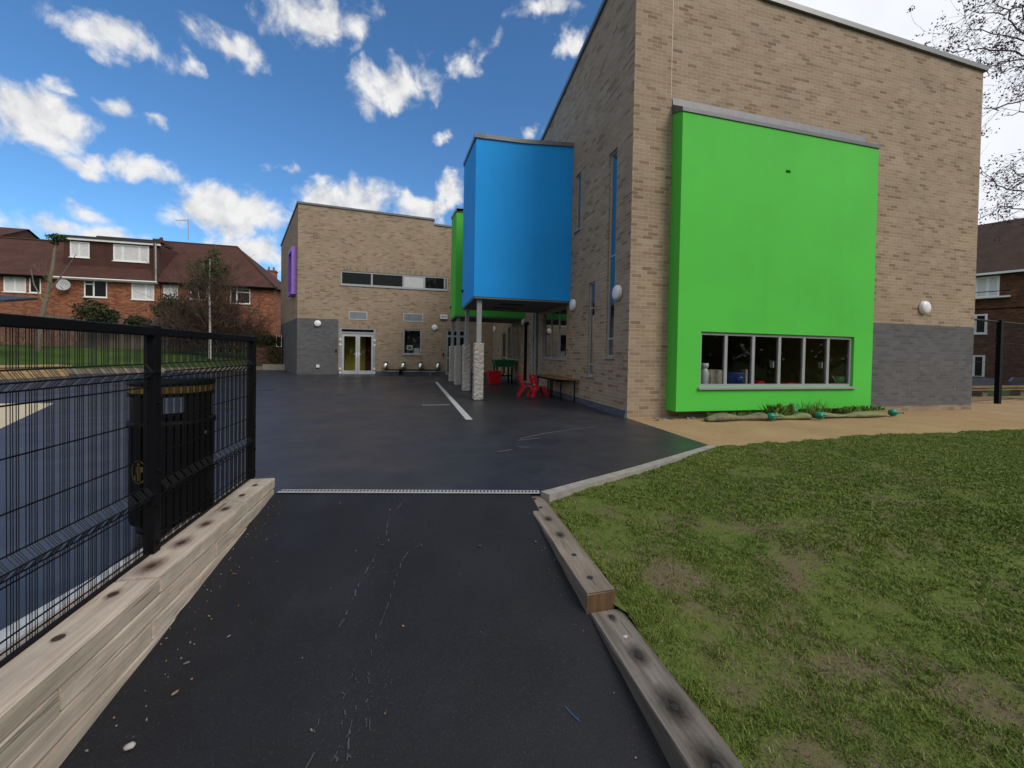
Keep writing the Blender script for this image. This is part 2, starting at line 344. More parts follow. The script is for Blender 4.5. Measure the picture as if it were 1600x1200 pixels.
def stainmat(name, c):
    k = Mt(name); k.N.remove(k.b)
    uv = k.coord('UV'); ln = k.n('ShaderNodeVectorMath', operation='LENGTH'); k.L.new(uv, ln.inputs[0])
    n = k.noise(5, 4, vec=uv); d = k.math('ADD', ln.outputs['Value'], k.math('MULTIPLY', k.math('SUBTRACT', n, .5), .5))
    a = k.ramp(d, [(.1, .8), (.4, .35), (.8, 0)])
    t = k.n('ShaderNodeBsdfTransparent'); df = k.n('ShaderNodeBsdfDiffuse'); df.inputs[0].default_value = (*c, 1)
    mx = k.n('ShaderNodeMixShader'); k.L.new(a, mx.inputs[0]); k.L.new(t.outputs[0], mx.inputs[1]); k.L.new(df.outputs[0], mx.inputs[2]); k.L.new(mx.outputs[0], k.out.inputs[0]); return k.m
M['stain'] = stainmat('dark_tannin_stain', (.02, .017, .018))
M['stain_red'] = stainmat('rusty_tannin_stain', (.10, .05, .04))
def vinyl():
    k = Mt('off_white_vinyl'); v = k.coord(scale=(7, 7, 22)); w = k.noise(1.1, 3, .5, v, 1.4)
    k.bump(k.ramp(w, [(.35, 0), (.5, 1), (.65, 0)]), .9, .02)
    return k.fin(k.ramp(w, [(.3, (.50, .48, .43)), (.6, (.60, .58, .53))]), .5, 0, .4)
M['vinyl'] = vinyl()

# ------------------------------------------------------------------ mesh helpers
COL = S.collection
ORG = {}
class MB:
    def __init__(s): s.v = []; s.f = []; s.m = []; s.uvo = {}
    def add(s, vs, fs, mi=0):
        o = len(s.v); s.v += [tuple(v) for v in vs]; s.f += [tuple(i+o for i in f) for f in fs]; s.m += [mi]*len(fs); return s
    def poly(s, vs, mi=0): return s.add(vs, [tuple(range(len(vs)))], mi)
    def box(s, a, b, mi=0, rot=0, piv=None, bevel=0):
        x0, y0, z0 = a; x1, y1, z1 = b
        vs = [Vector(p) for p in ((x0, y0, z0), (x1, y0, z0), (x1, y1, z0), (x0, y1, z0), (x0, y0, z1), (x1, y0, z1), (x1, y1, z1), (x0, y1, z1))]
        fs = [(0, 3, 2, 1), (4, 5, 6, 7), (0, 1, 5, 4), (1, 2, 6, 5), (2, 3, 7, 6), (3, 0, 4, 7)]
        if bevel:
            bm = bmesh.new(); bv = [bm.verts.new(v) for v in vs]
            for f in fs: bm.faces.new([bv[i] for i in f])
            bmesh.ops.bevel(bm, geom=bm.edges[:], offset=bevel, segments=2, affect='EDGES', profile=.6)
            bm.verts.index_update(); vs = [v.co.copy() for v in bm.verts]; fs = [[v.index for v in f.verts] for f in bm.faces]; bm.free()
        if rot:
            pv = Vector(piv) if piv else Vector(((x0+x1)/2, (y0+y1)/2, 0)); Rm = Matrix.Rotation(rot, 3, 'Z'); vs = [Rm @ (v-pv)+pv for v in vs]
        return s.add(vs, fs, mi)
    def obox(s, O, u, n, s0, s1, d0, d1, z0, z1, mi=0):   # box in wall space: along u, out along n, up
        u = Vector(u); n = Vector(n); O = Vector(O); Z = Vector((0, 0, 1))
        P = lambda a, b, c: O+u*a+n*b+Z*c
        vs = [P(s0, d0, z0), P(s1, d0, z0), P(s1, d1, z0), P(s0, d1, z0), P(s0, d0, z1), P(s1, d0, z1), P(s1, d1, z1), P(s0, d1, z1)]
        return s.add(vs, [(0, 3, 2, 1), (4, 5, 6, 7), (0, 1, 5, 4), (1, 2, 6, 5), (2, 3, 7, 6), (3, 0, 4, 7)], mi)
    def tube(s, pts, r, seg=8, mi=0, cap=True):
        pts = [Vector(p) for p in pts]; n = len(pts); rs = r if isinstance(r, (list, tuple)) else [r]*n
        vs = []; up = Vector((0, 0, 1))
        for i, p in enumerate(pts):
            t = (pts[min(i+1, n-1)]-pts[max(i-1, 0)]).normalized()
            a = t.cross(up if abs(t.z) < .95 else Vector((1, 0, 0))).normalized(); b = t.cross(a)
            vs += [p+a*rs[i]*math.cos(2*math.pi*k/seg)+b*rs[i]*math.sin(2*math.pi*k/seg) for k in range(seg)]
        fs = [(i*seg+k, i*seg+(k+1) % seg, (i+1)*seg+(k+1) % seg, (i+1)*seg+k) for i in range(n-1) for k in range(seg)]
        if cap: fs += [tuple(range(seg))[::-1], tuple((n-1)*seg+k for k in range(seg))]
        return s.add(vs, fs, mi)
    def lathe(s, prof, c, axis=(0, 0, 1), seg=24, mi=0, a0=0, a1=2*math.pi):
        ax = Vector(axis).normalized(); e1 = ax.orthogonal().normalized()
        if abs(ax.z) > .99: e1 = Vector((1, 0, 0))
        e2 = ax.cross(e1); c = Vector(c); full = abs(a1-a0-2*math.pi) < 1e-6
        ns = seg if full else seg+1
        vs = [c+ax*h+(e1*math.cos(a0+(a1-a0)*k/seg)+e2*math.sin(a0+(a1-a0)*k/seg))*r for r, h in prof for k in range(ns)]
        fs = []
        for i in range(len(prof)-1):
            for k in range(seg):
                k2 = (k+1) % ns if full else k+1
                fs.append((i*ns+k, i*ns+k2, (i+1)*ns+k2, (i+1)*ns+k))
        return s.add(vs, fs, mi)
    def build(s, name, mats, parent=None, smooth=False, props=None, uv=None):
        o_ = Vector(ORG[parent.name]) if parent is not None else Vector((0, 0, 0))
        if not isinstance(mats, (list, tuple)): mats = [mats]
        me = bpy.data.meshes.new(name)
        V_ = np.array(s.v, dtype=np.float64).reshape(-1, 3)
        me.from_pydata((V_-np.array(o_)).tolist(), [], s.f)
        for m_ in mats: me.materials.append(m_)
        me.polygons.foreach_set('material_index', s.m)
        if smooth: me.polygons.foreach_set('use_smooth', [True]*len(s.f))
        l = me.uv_layers.new(name='UVMap')
        if uv is not None: l.data.foreach_set('uv', np.asarray(uv, dtype=np.float32).ravel())
        else:
            buf = np.zeros((len(me.loops), 2), np.float32); Z = Vector((0, 0, 1))
            for p in me.polygons:
                nn = p.normal
                if abs(nn.z) > .96 or nn.length < .5: t, b = Vector((1, 0, 0)), Vector((0, 1, 0))
                else:
                    t = Z.cross(nn).normalized(); b = nn.cross(t)
                    if abs(t.x) > abs(t.y):
                        if t.x < 0: t = -t
                    elif t.y < 0: t = -t
                for li in p.loop_indices:
                    q = Vector(V_[me.loops[li].vertex_index]); buf[li] = (q.dot(t), q.dot(b) if abs(nn.z) > .02 else q.z)
            l.data.foreach_set('uv', buf.ravel())
        me.update()
        ob = bpy.data.objects.new(name, me); COL.objects.link(ob); ORG[ob.name] = tuple(o_)
        if parent is not None: ob.parent = parent
        if props:
            for k_, v_ in props.items(): ob[k_] = v_
        return ob
def thing(name, loc, label, cat, group=None):
    o = bpy.data.objects.new(name, None); o.empty_display_size = .2; COL.objects.link(o); o.location = loc; ORG[o.name] = tuple(loc)
    o['label'] = label; o['category'] = cat
    if group: o['group'] = group
    return o
def tagd(label, cat, group=None):
    d = {'label': label, 'category': cat}
    if group: d['group'] = group
    return d
ST = {'kind': 'structure'}
def copy_tree(o, loc=None, rz=None, label=None, parent=None):
    c = o.copy(); COL.objects.link(c); ORG[c.name] = ORG[o.name]
    if parent is not None: c.parent = parent
    if loc is not None: c.location = loc
    if rz is not None: c.rotation_euler = (0, 0, rz)
    if label: c['label'] = label
    for ch in list(o.children): copy_tree(ch, parent=c)
    return c

def wall(mb, O, u, n, L, top, ops, mat=lambda s, z: 0, zcuts=(), scuts=(), z0=0., reveal=.12, rmi=0):
    """outer skin of a wall with openings and reveals; O at s=0, z=0; top = list of (s, z) knots"""
    O = Vector(O); u = Vector(u).normalized(); n = Vector(n).normalized(); Z = Vector((0, 0, 1))
    def tz(s):
        for (a, za), (b, zb) in zip(top, top[1:]):
            if s <= b+1e-6: return za+(zb-za)*(s-a)/(b-a)
        return top[-1][1]
    ss = sorted({0., L, *[round(k[0], 4) for k in top if 0 < k[0] < L], *[e for o in ops for e in o[:2]], *scuts})
    zs = sorted({z0, *[e for o in ops for e in o[2:4]], *zcuts})
    P = lambda s, z, d=0: O+u*s+n*d+Z*z
    for a, b in zip(ss, ss[1:]):
        for i, za in enumerate(zs):
            last = i == len(zs)-1
            zb1, zb2 = (tz(a+1e-6), tz(b-1e-6)) if last else (zs[i+1],)*2
            sm, zm = (a+b)/2, (za+zb1)/2
            if any(o[0] < sm < o[1] and o[2] < zm < o[3] for o in ops): continue
            mb.poly([P(a, za), P(b, za), P(b, zb2), P(a, zb1)], mat(sm, zm))
    for o in ops:
        a, b, c, d = o[:4]
        for q in (((a, c), (a, d)), ((b, d), (b, c)), ((a, d), (b, d)), ((b, c), (a, c))):
            (s1, z1), (s2, z2) = q
            mb.poly([P(s1, z1), P(s2, z2), P(s2, z2, -reveal), P(s1, z1, -reveal)], rmi if rmi is not None else mat(s1, z1))

def window(parent, O, u, n, s0, s1, z0, z1, mull=(), trans=(), fw=.05, depth=.1, fm='alu', gm='dglass', sill=.0, sillm='alu', name='window', fd=.05, blank=(), pane_name='pane'):
    """framed window set back in a wall opening; panes are sub-parts"""
    f = MB(); d0, d1 = -depth-fd/2, -depth+fd/2
    f.obox(O, u, n, s0, s1, d0, d1, z0, z0+fw); f.obox(O, u, n, s0, s1, d0, d1, z1-fw, z1)
    xs = [s0]+[m_ for m_ in mull]+[s1]
    for i, x in enumerate(xs):
        w0, w1 = (x, x+fw) if i == 0 else ((x-fw, x) if i == len(xs)-1 else (x-fw*.6, x+fw*.6))
        f.obox(O, u, n, w0, w1, d0, d1, z0+fw, z1-fw)
    for (i, zt) in trans: f.obox(O, u, n, xs[i]+fw*.6, xs[i+1]-fw*.6, d0+.003, d1-.003, zt-fw*.5, zt+fw*.5)
    w = f.build(name, M[fm], parent)
    for i, (a, b) in enumerate(zip(xs, xs[1:])):
        p = MB(); p.obox(O, u, n, a+fw*.4, b-fw*.4, -depth-.006, -depth+.006, z0+fw*.5, z1-fw*.5)
        p.build('blank_panel' if i in blank else pane_name, M['alu_pale' if i in blank else gm], w)
    if sill:
        sl = MB(); sl.obox(O, u, n, s0-.05, s1+.05, -depth, sill, z0-.045, z0-.003); sl.build('sill', M[sillm], w)
    return w

# =================================================================== GROUND
def grid(xs, ys, zf): 
    mb = MB(); nx = len(xs); vs = [(x, y, zf(x, y)) for y in ys for x in xs]
    mb.add(vs, [(j*nx+i, j*nx+i+1, (j+1)*nx+i+1, (j+1)*nx+i) for j in range(len(ys)-1) for i in range(nx-1)]); return mb
MB().poly([(-400, -400, -1.6), (400, -400, -1.6), (400, 400, -1.6), (-400, 400, -1.6)]).build('ground', M['turf'], props=ST)
yd = lambda x: 3.565-.2*(x+1.137)                      # drain line
PG = [(-1.14, yd(-1.14)), (1.04, yd(1.04)), (3.86, 4.36), (3.92, 6.63), (3.92, 21), (-5.6, 20.7), (-8.3, 27), (-8.6, 24.9), (-12.2, 21.8), (-15, 19.9), (-34, 9), (-34, -8), (-1.40, -8), (-1.40, yd(-1.14))]
from mathutils.geometry import tessellate_polygon
mb = MB(); mb.add([(x, y, 0) for x, y in PG], [tuple(t) for t in tessellate_polygon([[Vector((x, y, 0)) for x, y in PG]])])
mb.f = [f if (Vector(mb.v[f[1]])-Vector(mb.v[f[0]])).cross(Vector(mb.v[f[2]])-Vector(mb.v[f[0]])).z > 0 else f[::-1] for f in mb.f]
mb.build('playground', M['asphalt'], props=ST)
rz = lambda x, y: -(yd(x)-y)*(.105+.033*(x+1.14)/2.03)
xs = np.linspace(-1.2, .95, 12); mb = MB(); ts = np.linspace(0, 1, 26)
vs = []
for t in ts:
    for x in xs:
        y = yd(x)*(1-t)+(-6)*t; vs.append((x, y, rz(x, y)-.002))
n_ = len(xs); mb.add(vs, [(j*n_+i, j*n_+i+1, (j+1)*n_+i+1, (j+1)*n_+i)[::-1] for j in range(len(ts)-1) for i in range(n_-1)])
mb.build('ramp', M['ramp_asphalt'], props=ST)
def lz(x, y):
    pts = [(-6, -1.0), (0, -.31), (.9, -.222), (1.6, -.198), (1.88, -.15), (2.1, -.105), (3.2, -.042), (4.0, .0), (4.4, .014), (30, .014)]
    return float(np.interp(y, [p[0] for p in pts], [p[1] for p in pts]))+.012*math.sin(x*2.1+y*1.3)*math.sin(y*2.7-x*.6)
ledge = lambda x: 4.33+.0 if x < 3.9 else float(np.interp(x, [3.9, 5.4, 6.8, 8.9, 10.5, 30], [4.31, 4.40, 4.52, 4.5, 4.47, 4.3]))
def lawn_top(x):                                       # far boundary of the lawn
    return float(np.interp(x, [1.0, 2.25, 3.87], [3.06, 3.54, 4.30])) if x < 3.87 else ledge(x)+.04*math.sin(x*7)+.03*math.sin(x*17+1)
xs = np.concatenate([np.linspace(1.0, 12, 90), np.linspace(12.5, 40, 20)]); mb = MB(); ts = np.linspace(0, 1, 60); vs = []
for t in ts:
    for x in xs:
        y = lawn_top(x)*(1-t**1.3)+(-6)*t**1.3; vs.append((max(x, 1.088) if y < 1.9 else x, y, lz(x, y)))
n_ = len(xs); mb.add(vs, [(j*n_+i, j*n_+i+1, (j+1)*n_+i+1, (j+1)*n_+i)[::-1] for j in range(len(ts)-1) for i in range(n_-1)])
mb.build('lawn', M['soil'], props=ST, smooth=True)
MB().poly([(3.87, 4.1, -.012), (40, 4.1, -.012), (40, 9.2, -.012), (13.6, 9.2, -.012), (13.6, 6.75, -.012), (3.93, 6.75, -.012), (3.93, 6.63, -.012)]).build('path', M['sand'], props=ST)
MB().poly([(13.6, 9.2, -.02), (40, 9.2, -.02), (70, 60, -.9), (13.6, 60, -.5)]).build('verge', M['turf'], props=ST)
MB().poly([(19.2, 5.2, -.004), (48, 5.2, -.7), (55, 60, -.7), (19.2, 8.6, -.004)]).build('roadside_grass', M['turf'], props=ST)
# raised lawn at the back left
E0, E1 = Vector((-34, 7.0, 0)), Vector((-8.5, 24.95, 0))
mb = MB(); rows = []
for k, (off, z) in enumerate(((0.1, .12), (1.5, .35), (4.0, .75), (7, 1.05), (12, 1.2), (60, 1.6))):
    rows.append([(-34+26*i/12-off*.15, (7.0 if False else 0)+np.interp(-34+26*i/12, [-34, -15, -12.2, -8], [9.2, 20.0, 21.9, 25.3])+off, z) for i in range(13)])
vs = [p for r_ in rows for p in r_]; mb.add(vs, [(j*13+i, j*13+i+1, (j+1)*13+i+1, (j+1)*13+i) for j in range(len(rows)-1) for i in range(12)])
mb.build('raised_lawn', M['turf'], props=ST)
# markings / drains laid in the ground
mb = MB(); gb = MB()
a = Vector((-1.13, yd(-1.13), .002)); b = Vector((1.03, yd(1.03), -.0)); t = (b-a).normalized(); nn = Vector((-t.y, t.x, 0)); w = .055
mb.poly([a-nn*w*.2, b-nn*w*.2, b+nn*w*1.2, a+nn*w*1.2])
L = (b-a).length
for i in range(int(L/.03)):
    c = a+t*(i*.03+.01)+Vector((0, 0, .004)); gb.poly([c+nn*.012, c+t*.013+nn*.012, c+t*.013+nn*.048, c+nn*.048])
dr = thing('drain_channel', tuple(a), 'narrow pale slotted drain channel across the top of the ramp', 'drain')
mb.v = [(x, y, z+.004) for x, y, z in mb.v]; gb.v = [(x, y, z+.004) for x, y, z in gb.v]
mb.build('channel', M['galv'], dr); gb.build('slot', M['slot'], dr)
MB().poly([(.84, 6.83, .005), (.965, 6.83, .005), (.76, 15.66, .005), (.66, 15.66, .005)]).build('drainage_strip', M['channel'], props=tagd('long pale concrete strip set in the tarmac beside the padded posts', 'drain'))
dr = thing('drain_grate', (.4, 8.8, 0), 'small dark slotted drain grate in the tarmac left of the pale strip', 'drain')
MB().box((.08, 8.74, .001), (.72, 8.90, .006)).build('frame', M['asphalt'], dr)
mb = MB()
for i in range(22): mb.box((.1+i*.028, 8.765, .006), (.112+i*.028, 8.875, .009))
mb.build('bars', M['galv'], dr)
MB().lathe([(0, .006), (.26, .006), (.3, .003)], (-3.8, 8.64, 0), seg=28).build('manhole_cover', M['slot'], props=tagd('round dark manhole cover in the tarmac behind the mesh fence', 'manhole'))
MB().lathe([(0, .006), (.22, .006), (.25, .003)], (-4.3, 12.6, 0), seg=28).build('manhole_cover', M['slot'], props=tagd('round dark manhole cover farther across the tarmac, towards the back building', 'manhole'))
MB().poly([(-7.3, 9.95, .005), (-5.75, 7.0, .005), (-16, 3.5, .005), (-20, 10.4, .005)][::-1]).build('safety_surface', M['soft'], props=ST)
MB().poly([(-1.405, -4, .005), (-1.405, 3.62, .005), (-1.44, 3.86, .005), (-1.585, 2.64, .005), (-1.68, 2.04, .005), (-1.85, .9, .005), (-2.3, -4, .005)]).build('kerb_strip', M['strip'], props=ST)
MB().box((-2.2, 0, -.1), (-2.19, .01, -.09)) 
mb = MB(); cpts = [(1.04, 3.13), (2.2, 3.62), (3.85, 4.38)]; cin = [(1.09, 3.045), (2.245, 3.53), (3.88, 4.295)]
for (p, q, r_, s_) in zip(cpts, cpts[1:], cin, cin[1:]):
    mb.add([(*p, .018), (*q, .018), (*s_, .018), (*r_, .018), (*p, -.1), (*q, -.1), (*s_, -.1), (*r_, -.1)], [(3, 2, 1, 0), (0, 1, 5, 4), (2, 3, 7, 6), (1, 2, 6, 5), (3, 0, 4, 7)])
mb.build('edging_kerb', M['concrete'], props=tagd('pale concrete edging kerb between the tarmac and the lawn', 'kerb'))
# chalk scribbles on the ramp
mb = MB()
def ribbon(pts, w):
    pts = [Vector((x, y, rz(x, y)+.003)) for x, y in pts]; q = []
    for a, b in zip(pts, pts[1:]):
        for i in range(6): q.append(a.lerp(b, i/6)+Vector((random.gauss(0, .003), random.gauss(0, .003), 0)))
    q.append(pts[-1])
    for i, (a, b) in enumerate(zip(q, q[1:])):
        if random.random() < .45: continue
        t = (b-a).normalized(); nn = Vector((-t.y, t.x, 0))*w*random.uniform(.25, .8); mb.poly([a-nn, a+nn, b+nn, b-nn][::-1])
ribbon([(-.01, 3.33), (-.11, 3.19), (-.2, 2.95), (-.2, 2.76)], .006); ribbon([(-.16, 2.68), (-.23, 2.65), (-.25, 2.52), (-.3, 2.36), (-.32, 2.24), (-.33, 2.16), (-.36, 2.01)], .006)
ribbon([(-.02, 2.68), (.04, 2.6), (-.04, 2.58), (-.08, 2.47), (-.09, 2.4)], .006); ribbon([(-.1, 2.36), (-.13, 2.17), (-.18, 1.94), (-.2, 1.76), (-.18, 1.68), (-.18, 1.59)], .004)
ribbon([(-.28, 1.67), (-.26, 1.58), (-.27, 1.46), (-.26, 1.42)], .006); ribbon([(-.33, 1.52), (-.36, 1.4), (-.36, 1.3)], .005); ribbon([(-.22, 1.6), (-.23, 1.5), (-.22, 1.4), (-.25, 1.2)], .005)
for k in range(26):
    x, y = random.uniform(-.36, -.1), random.uniform(1.2, 1.75); ribbon([(x, y), (x+random.uniform(-.02, .02), y+random.uniform(.02, .08))], .003)
for k in range(10):
    x, y = random.uniform(-.32, -.12), random.uniform(2.3, 2.5); ribbon([(x, y), (x+random.uniform(.01, .04), y+random.uniform(.0, .03))], .003)
mb.build('chalk_marks', M['chalk'], props={'kind': 'stuff', 'label': 'faint white chalk scribbles on the dark tarmac ramp', 'category': 'chalk marks'})
mb = MB()
for pts in ([(1.4, 5.2), (1.9, 5.5), (2.5, 5.75), (2.9, 5.85)], [(1.35, 5.1), (1.7, 5.2)], [(.95, 4.55), (1.15, 4.62)], [(1.25, 4.75), (1.4, 4.7)]):
    for a, b in zip(pts, pts[1:]):
        a, b = Vector((*a, .004)), Vector((*b, .004)); t = (b-a).normalized(); nn = Vector((-t.y, t.x, 0))*.016; mb.poly([a-nn, b-nn, b+nn, a+nn])
mb.build('scuff_marks', M['asphalt'] if False else simple('pale_dust', (.075, .075, .08), .9, 0, .3, 30), props={'kind': 'stuff', 'label': 'pale dusty scuff marks on the playground tarmac', 'category': 'scuff marks'})
# =================================================================== RIGHT SCHOOL BLOCK
Z = Vector((0, 0, 1))
X0, Y0, XR, YB = 3.913, 6.632, 13.54, 24.
sb = thing('school_building', (X0, Y0, 0), 'tall buff brick school block with bright green and blue rendered bays', 'school building')
FO, FU, FN = Vector((X0, Y0, 0)), Vector((1, 0, 0)), Vector((0, -1, 0))
mb = MB()
GX0, GX1, GY = 4.765, 9.70, 6.332
ftop = [(0, 9.2), (3.0, 8.64), (XR-X0, 8.46)]
DZ = 2.06
wall(mb, FO, FU, FN, XR-X0, ftop, [(GX0+.03-X0, GX1-.03-X0, .2, 3.2)], mat=lambda s, z: 2 if z < .12 and s > GX1-X0-.1 else (1 if (s > GX1-X0 and z < DZ) else 0), zcuts=(.12, DZ), scuts=(GX1-X0-.02,), reveal=.05, z0=-.06)
SO, SU, SN = Vector((X0, Y0, 0)), Vector((0, 1, 0)), Vector((-1, 0, 0))
stop = [(0, 9.2), (12.28-Y0, 8.316), (YB-Y0, 8.05)]
sw = lambda y: y-Y0
OPS = {'tall': (sw(7.222), sw(7.552), 1.17, 5.48), 'upper': (sw(9.06), sw(9.37), 4.39, 5.82), 'slim': (sw(8.13), sw(8.455), .72, 2.89), 'mirror': (sw(9.84), sw(11.82), 1.08, 2.5), 'second': (sw(14.7), sw(16.9), .95, 2.35), 'side_door': (sw(17.3), sw(18.2), .0, 2.2)}
wall(mb, SO, SU, SN, YB-Y0, stop, list(OPS.values()), mat=lambda s, z: 0, reveal=.1, z0=-.06)
wall(mb, Vector((XR, Y0, 0)), SU, Vector((1, 0, 0)), YB-Y0, [(0, 8.46), (YB-Y0, 7.6)], [], mat=lambda s, z: 1 if z < DZ else 0, zcuts=(DZ,), z0=-.6)
wall(mb, Vector((XR, YB, 0)), Vector((-1, 0, 0)), Vector((0, 1, 0)), XR-X0, [(0, 7.6), (XR-X0, 8.05)], [], z0=-.6)
mb.build('brick_wall', [M['buff'], M['dark'], M['base_course']], sb)
mb = MB(); mb.obox(SO, SU, SN, 0, sw(20.5), 0, .03, -.05, .13); mb.obox(SO, SU, SN, 0, sw(8.2), .03, .06, -.05, .07)
mb.build('plinth', M['bluegrey'], sb)
mb = MB(); mb.poly([(X0, Y0, 9.17), (6.9, Y0, 8.61), (XR, Y0, 8.43), (XR, YB, 7.57), (X0, YB, 8.02), (X0, 12.28, 8.29)])
mb.build('roof', M['coping'], sb)
mb = MB()
def coping(p, q, out, h=.11, ow=.06, iw=.3):
    p, q, out = Vector(p), Vector(q), Vector(out); vs = []
    for e in (p, q): vs += [e+out*ow-Z*.06, e+out*ow+Z*(h-.06), e-out*iw+Z*(h-.06), e-out*iw-Z*.06]
    mb.add(vs, [(0, 1, 5, 4), (1, 2, 6, 5), (2, 3, 7, 6), (3, 0, 4, 7), (0, 3, 2, 1), (4, 5, 6, 7)])
coping((X0, Y0, 9.2), (6.913, Y0, 8.64), (0, -1, 0)); coping((6.913, Y0, 8.64), (XR+.06, Y0, 8.46), (0, -1, 0))
coping((X0, Y0-.06, 9.2), (X0, 12.28, 8.316), (-1, 0, 0)); coping((X0, 12.28, 8.316), (X0, YB, 8.05), (-1, 0, 0)); coping((XR, Y0+.3, 8.445), (XR, YB, 7.6), (1, 0, 0))
mb.build('coping', M['coping'], sb)
mb = MB(); mb.obox(FO, FU, FN, .792, .806, -.01, .004, 6.25, 9.0); mb.build('movement_joint', simple('beige_sealant', (.55, .47, .38), .8), sb)
# green bay on the front
mb = MB(); BO = Vector((GX0, GY, 0)); BL = GX1-GX0; gz0, gz1 = .15, 5.84
wx0, wx1, wz0, wz1 = 5.285-GX0, 9.17-GX0, .615, 1.69
wall(mb, BO, FU, FN, BL, [(0, gz1), (BL, gz1)], [(wx0, wx1, wz0, wz1), (7.20-GX0, 7.32-GX0, 4.97, 5.03)], z0=gz0, reveal=.13)
mb.poly([(GX0, Y0, gz0), (GX0, GY, gz0), (GX0, GY, gz1), (GX0, Y0, gz1+.15)]); mb.poly([(GX1, GY, gz0), (GX1, Y0, gz0), (GX1, Y0, gz1+.15), (GX1, GY, gz1)])
mb.poly([(GX0, GY, gz0), (GX0, Y0, gz0), (GX1, Y0, gz0), (GX1, GY, gz0)])
gb_ = mb.build('green_bay', M['green'], sb)
mb = MB(); e = .02
mb.add([(GX0-e, GY-e, gz1-.035), (GX1+e, GY-e, gz1-.035), (GX1+e, GY-e, gz1+.04), (GX0-e, GY-e, gz1+.04), (GX0-e, Y0-.003, gz1+.10), (GX1+e, Y0-.003, gz1+.10), (GX1+e, Y0-.003, gz1+.40), (GX0-e, Y0-.003, gz1+.40), (GX0-e, Y0-.03, gz1+.25), (GX1+e, Y0-.03, gz1+.25)],
       [(0, 1, 2, 3), (3, 2, 9, 8), (8, 9, 6, 7), (0, 3, 8, 4), (4, 8, 7), (1, 5, 9, 2), (5, 6, 9), (0, 4, 5, 1)])
mb.build('lead_flashing', M['lead'], gb_)
mb = MB(); mb.box((7.203, GY+.1, 4.973), (7.317, GY+.125, 5.027)); mb.build('overflow_slot', M['slot'], gb_)
mul = [(5.91-GX0), (6.57-GX0), (7.225-GX0), (7.862-GX0), (8.51-GX0)]
w = window(gb_, BO, FU, FN, wx0+.003, wx1-.003, wz0, wz1-.004, mull=mul, fw=.055, depth=.07, fm='alu', gm='glass', sill=.05, name='classroom_window')
for s_ in (mul[2]-.07, mul[4]-.07): 
    hb = MB(); hb.obox(BO, FU, FN, s_-.05, s_-.035, -.075, -.155, 1.0, 1.13); hb.build('handle', M['alu_pale'], w)
mb = MB()
r0, r1, y0, y1, zz0, zz1 = 5.1, 9.66, GY+.16, 10.6, .45, 3.0
V8 = [(r0, y0, zz0), (r1, y0, zz0), (r1, y1, zz0), (r0, y1, zz0), (r0, y0, zz1), (r1, y0, zz1), (r1, y1, zz1), (r0, y1, zz1)]
mb.add(V8, [(0, 1, 2, 3), (4, 7, 6, 5), (2, 6, 7, 3), (0, 3, 7, 4)], 0); mb.add(V8, [(1, 5, 6, 2)], 1)
for q in (((r0, zz0), (GX0+wx0, zz1)), ((GX0+wx1, zz0), (r1, zz1)), ((GX0+wx0, zz0), (GX0+wx1, wz0-.002)), ((GX0+wx0, wz1+.002), (GX0+wx1, zz1))):
    (xa, za), (xb, zb) = q; mb.poly([(xa, y0, za), (xb, y0, za), (xb, y0, zb), (xa, y0, zb)], 0)
mb.box((6.4, 10.3, 1.2), (7.6, 10.55, 1.9), 2); mb.box((7.9, 10.2, .5), (8.6, 10.55, 2.3), 0)
mb.build('classroom', [M['room'], M['olive_wall'], M['cream']], sb)
mb = MB(); mb.box((5.29, GY+.135, wz0-.04), (9.45, GY+.42, wz0-.004)); mb.build('window_board', M['alu_pale'], sb)
for k, a in OPS.items():
    if k in ('side_door',): continue
    tr = []
    ml = []
    if k == 'tall': tr = [(0, 3.29), (0, 1.55)]
    if k == 'mirror': ml = [sw(10.5), sw(11.15)]
    if k == 'slim': tr = [(0, .98), (0, 2.3)]
    if k == 'second': ml = [sw(15.4), sw(16.2)]
    window(sb, SO, SU, SN, a[0]+.003, a[1]-.003, a[2], a[3]-.003, ml, tr, fw=.035, depth=.06, fm='alu', gm='mglass', sill=.04, name='window')
a = OPS['side_door']; window(sb, SO, SU, SN, a[0], a[1], 0.01, a[3], [], [(0, 1.0)], fw=.07, depth=.06, fm='grey_post', gm='dglass', name='side_door')
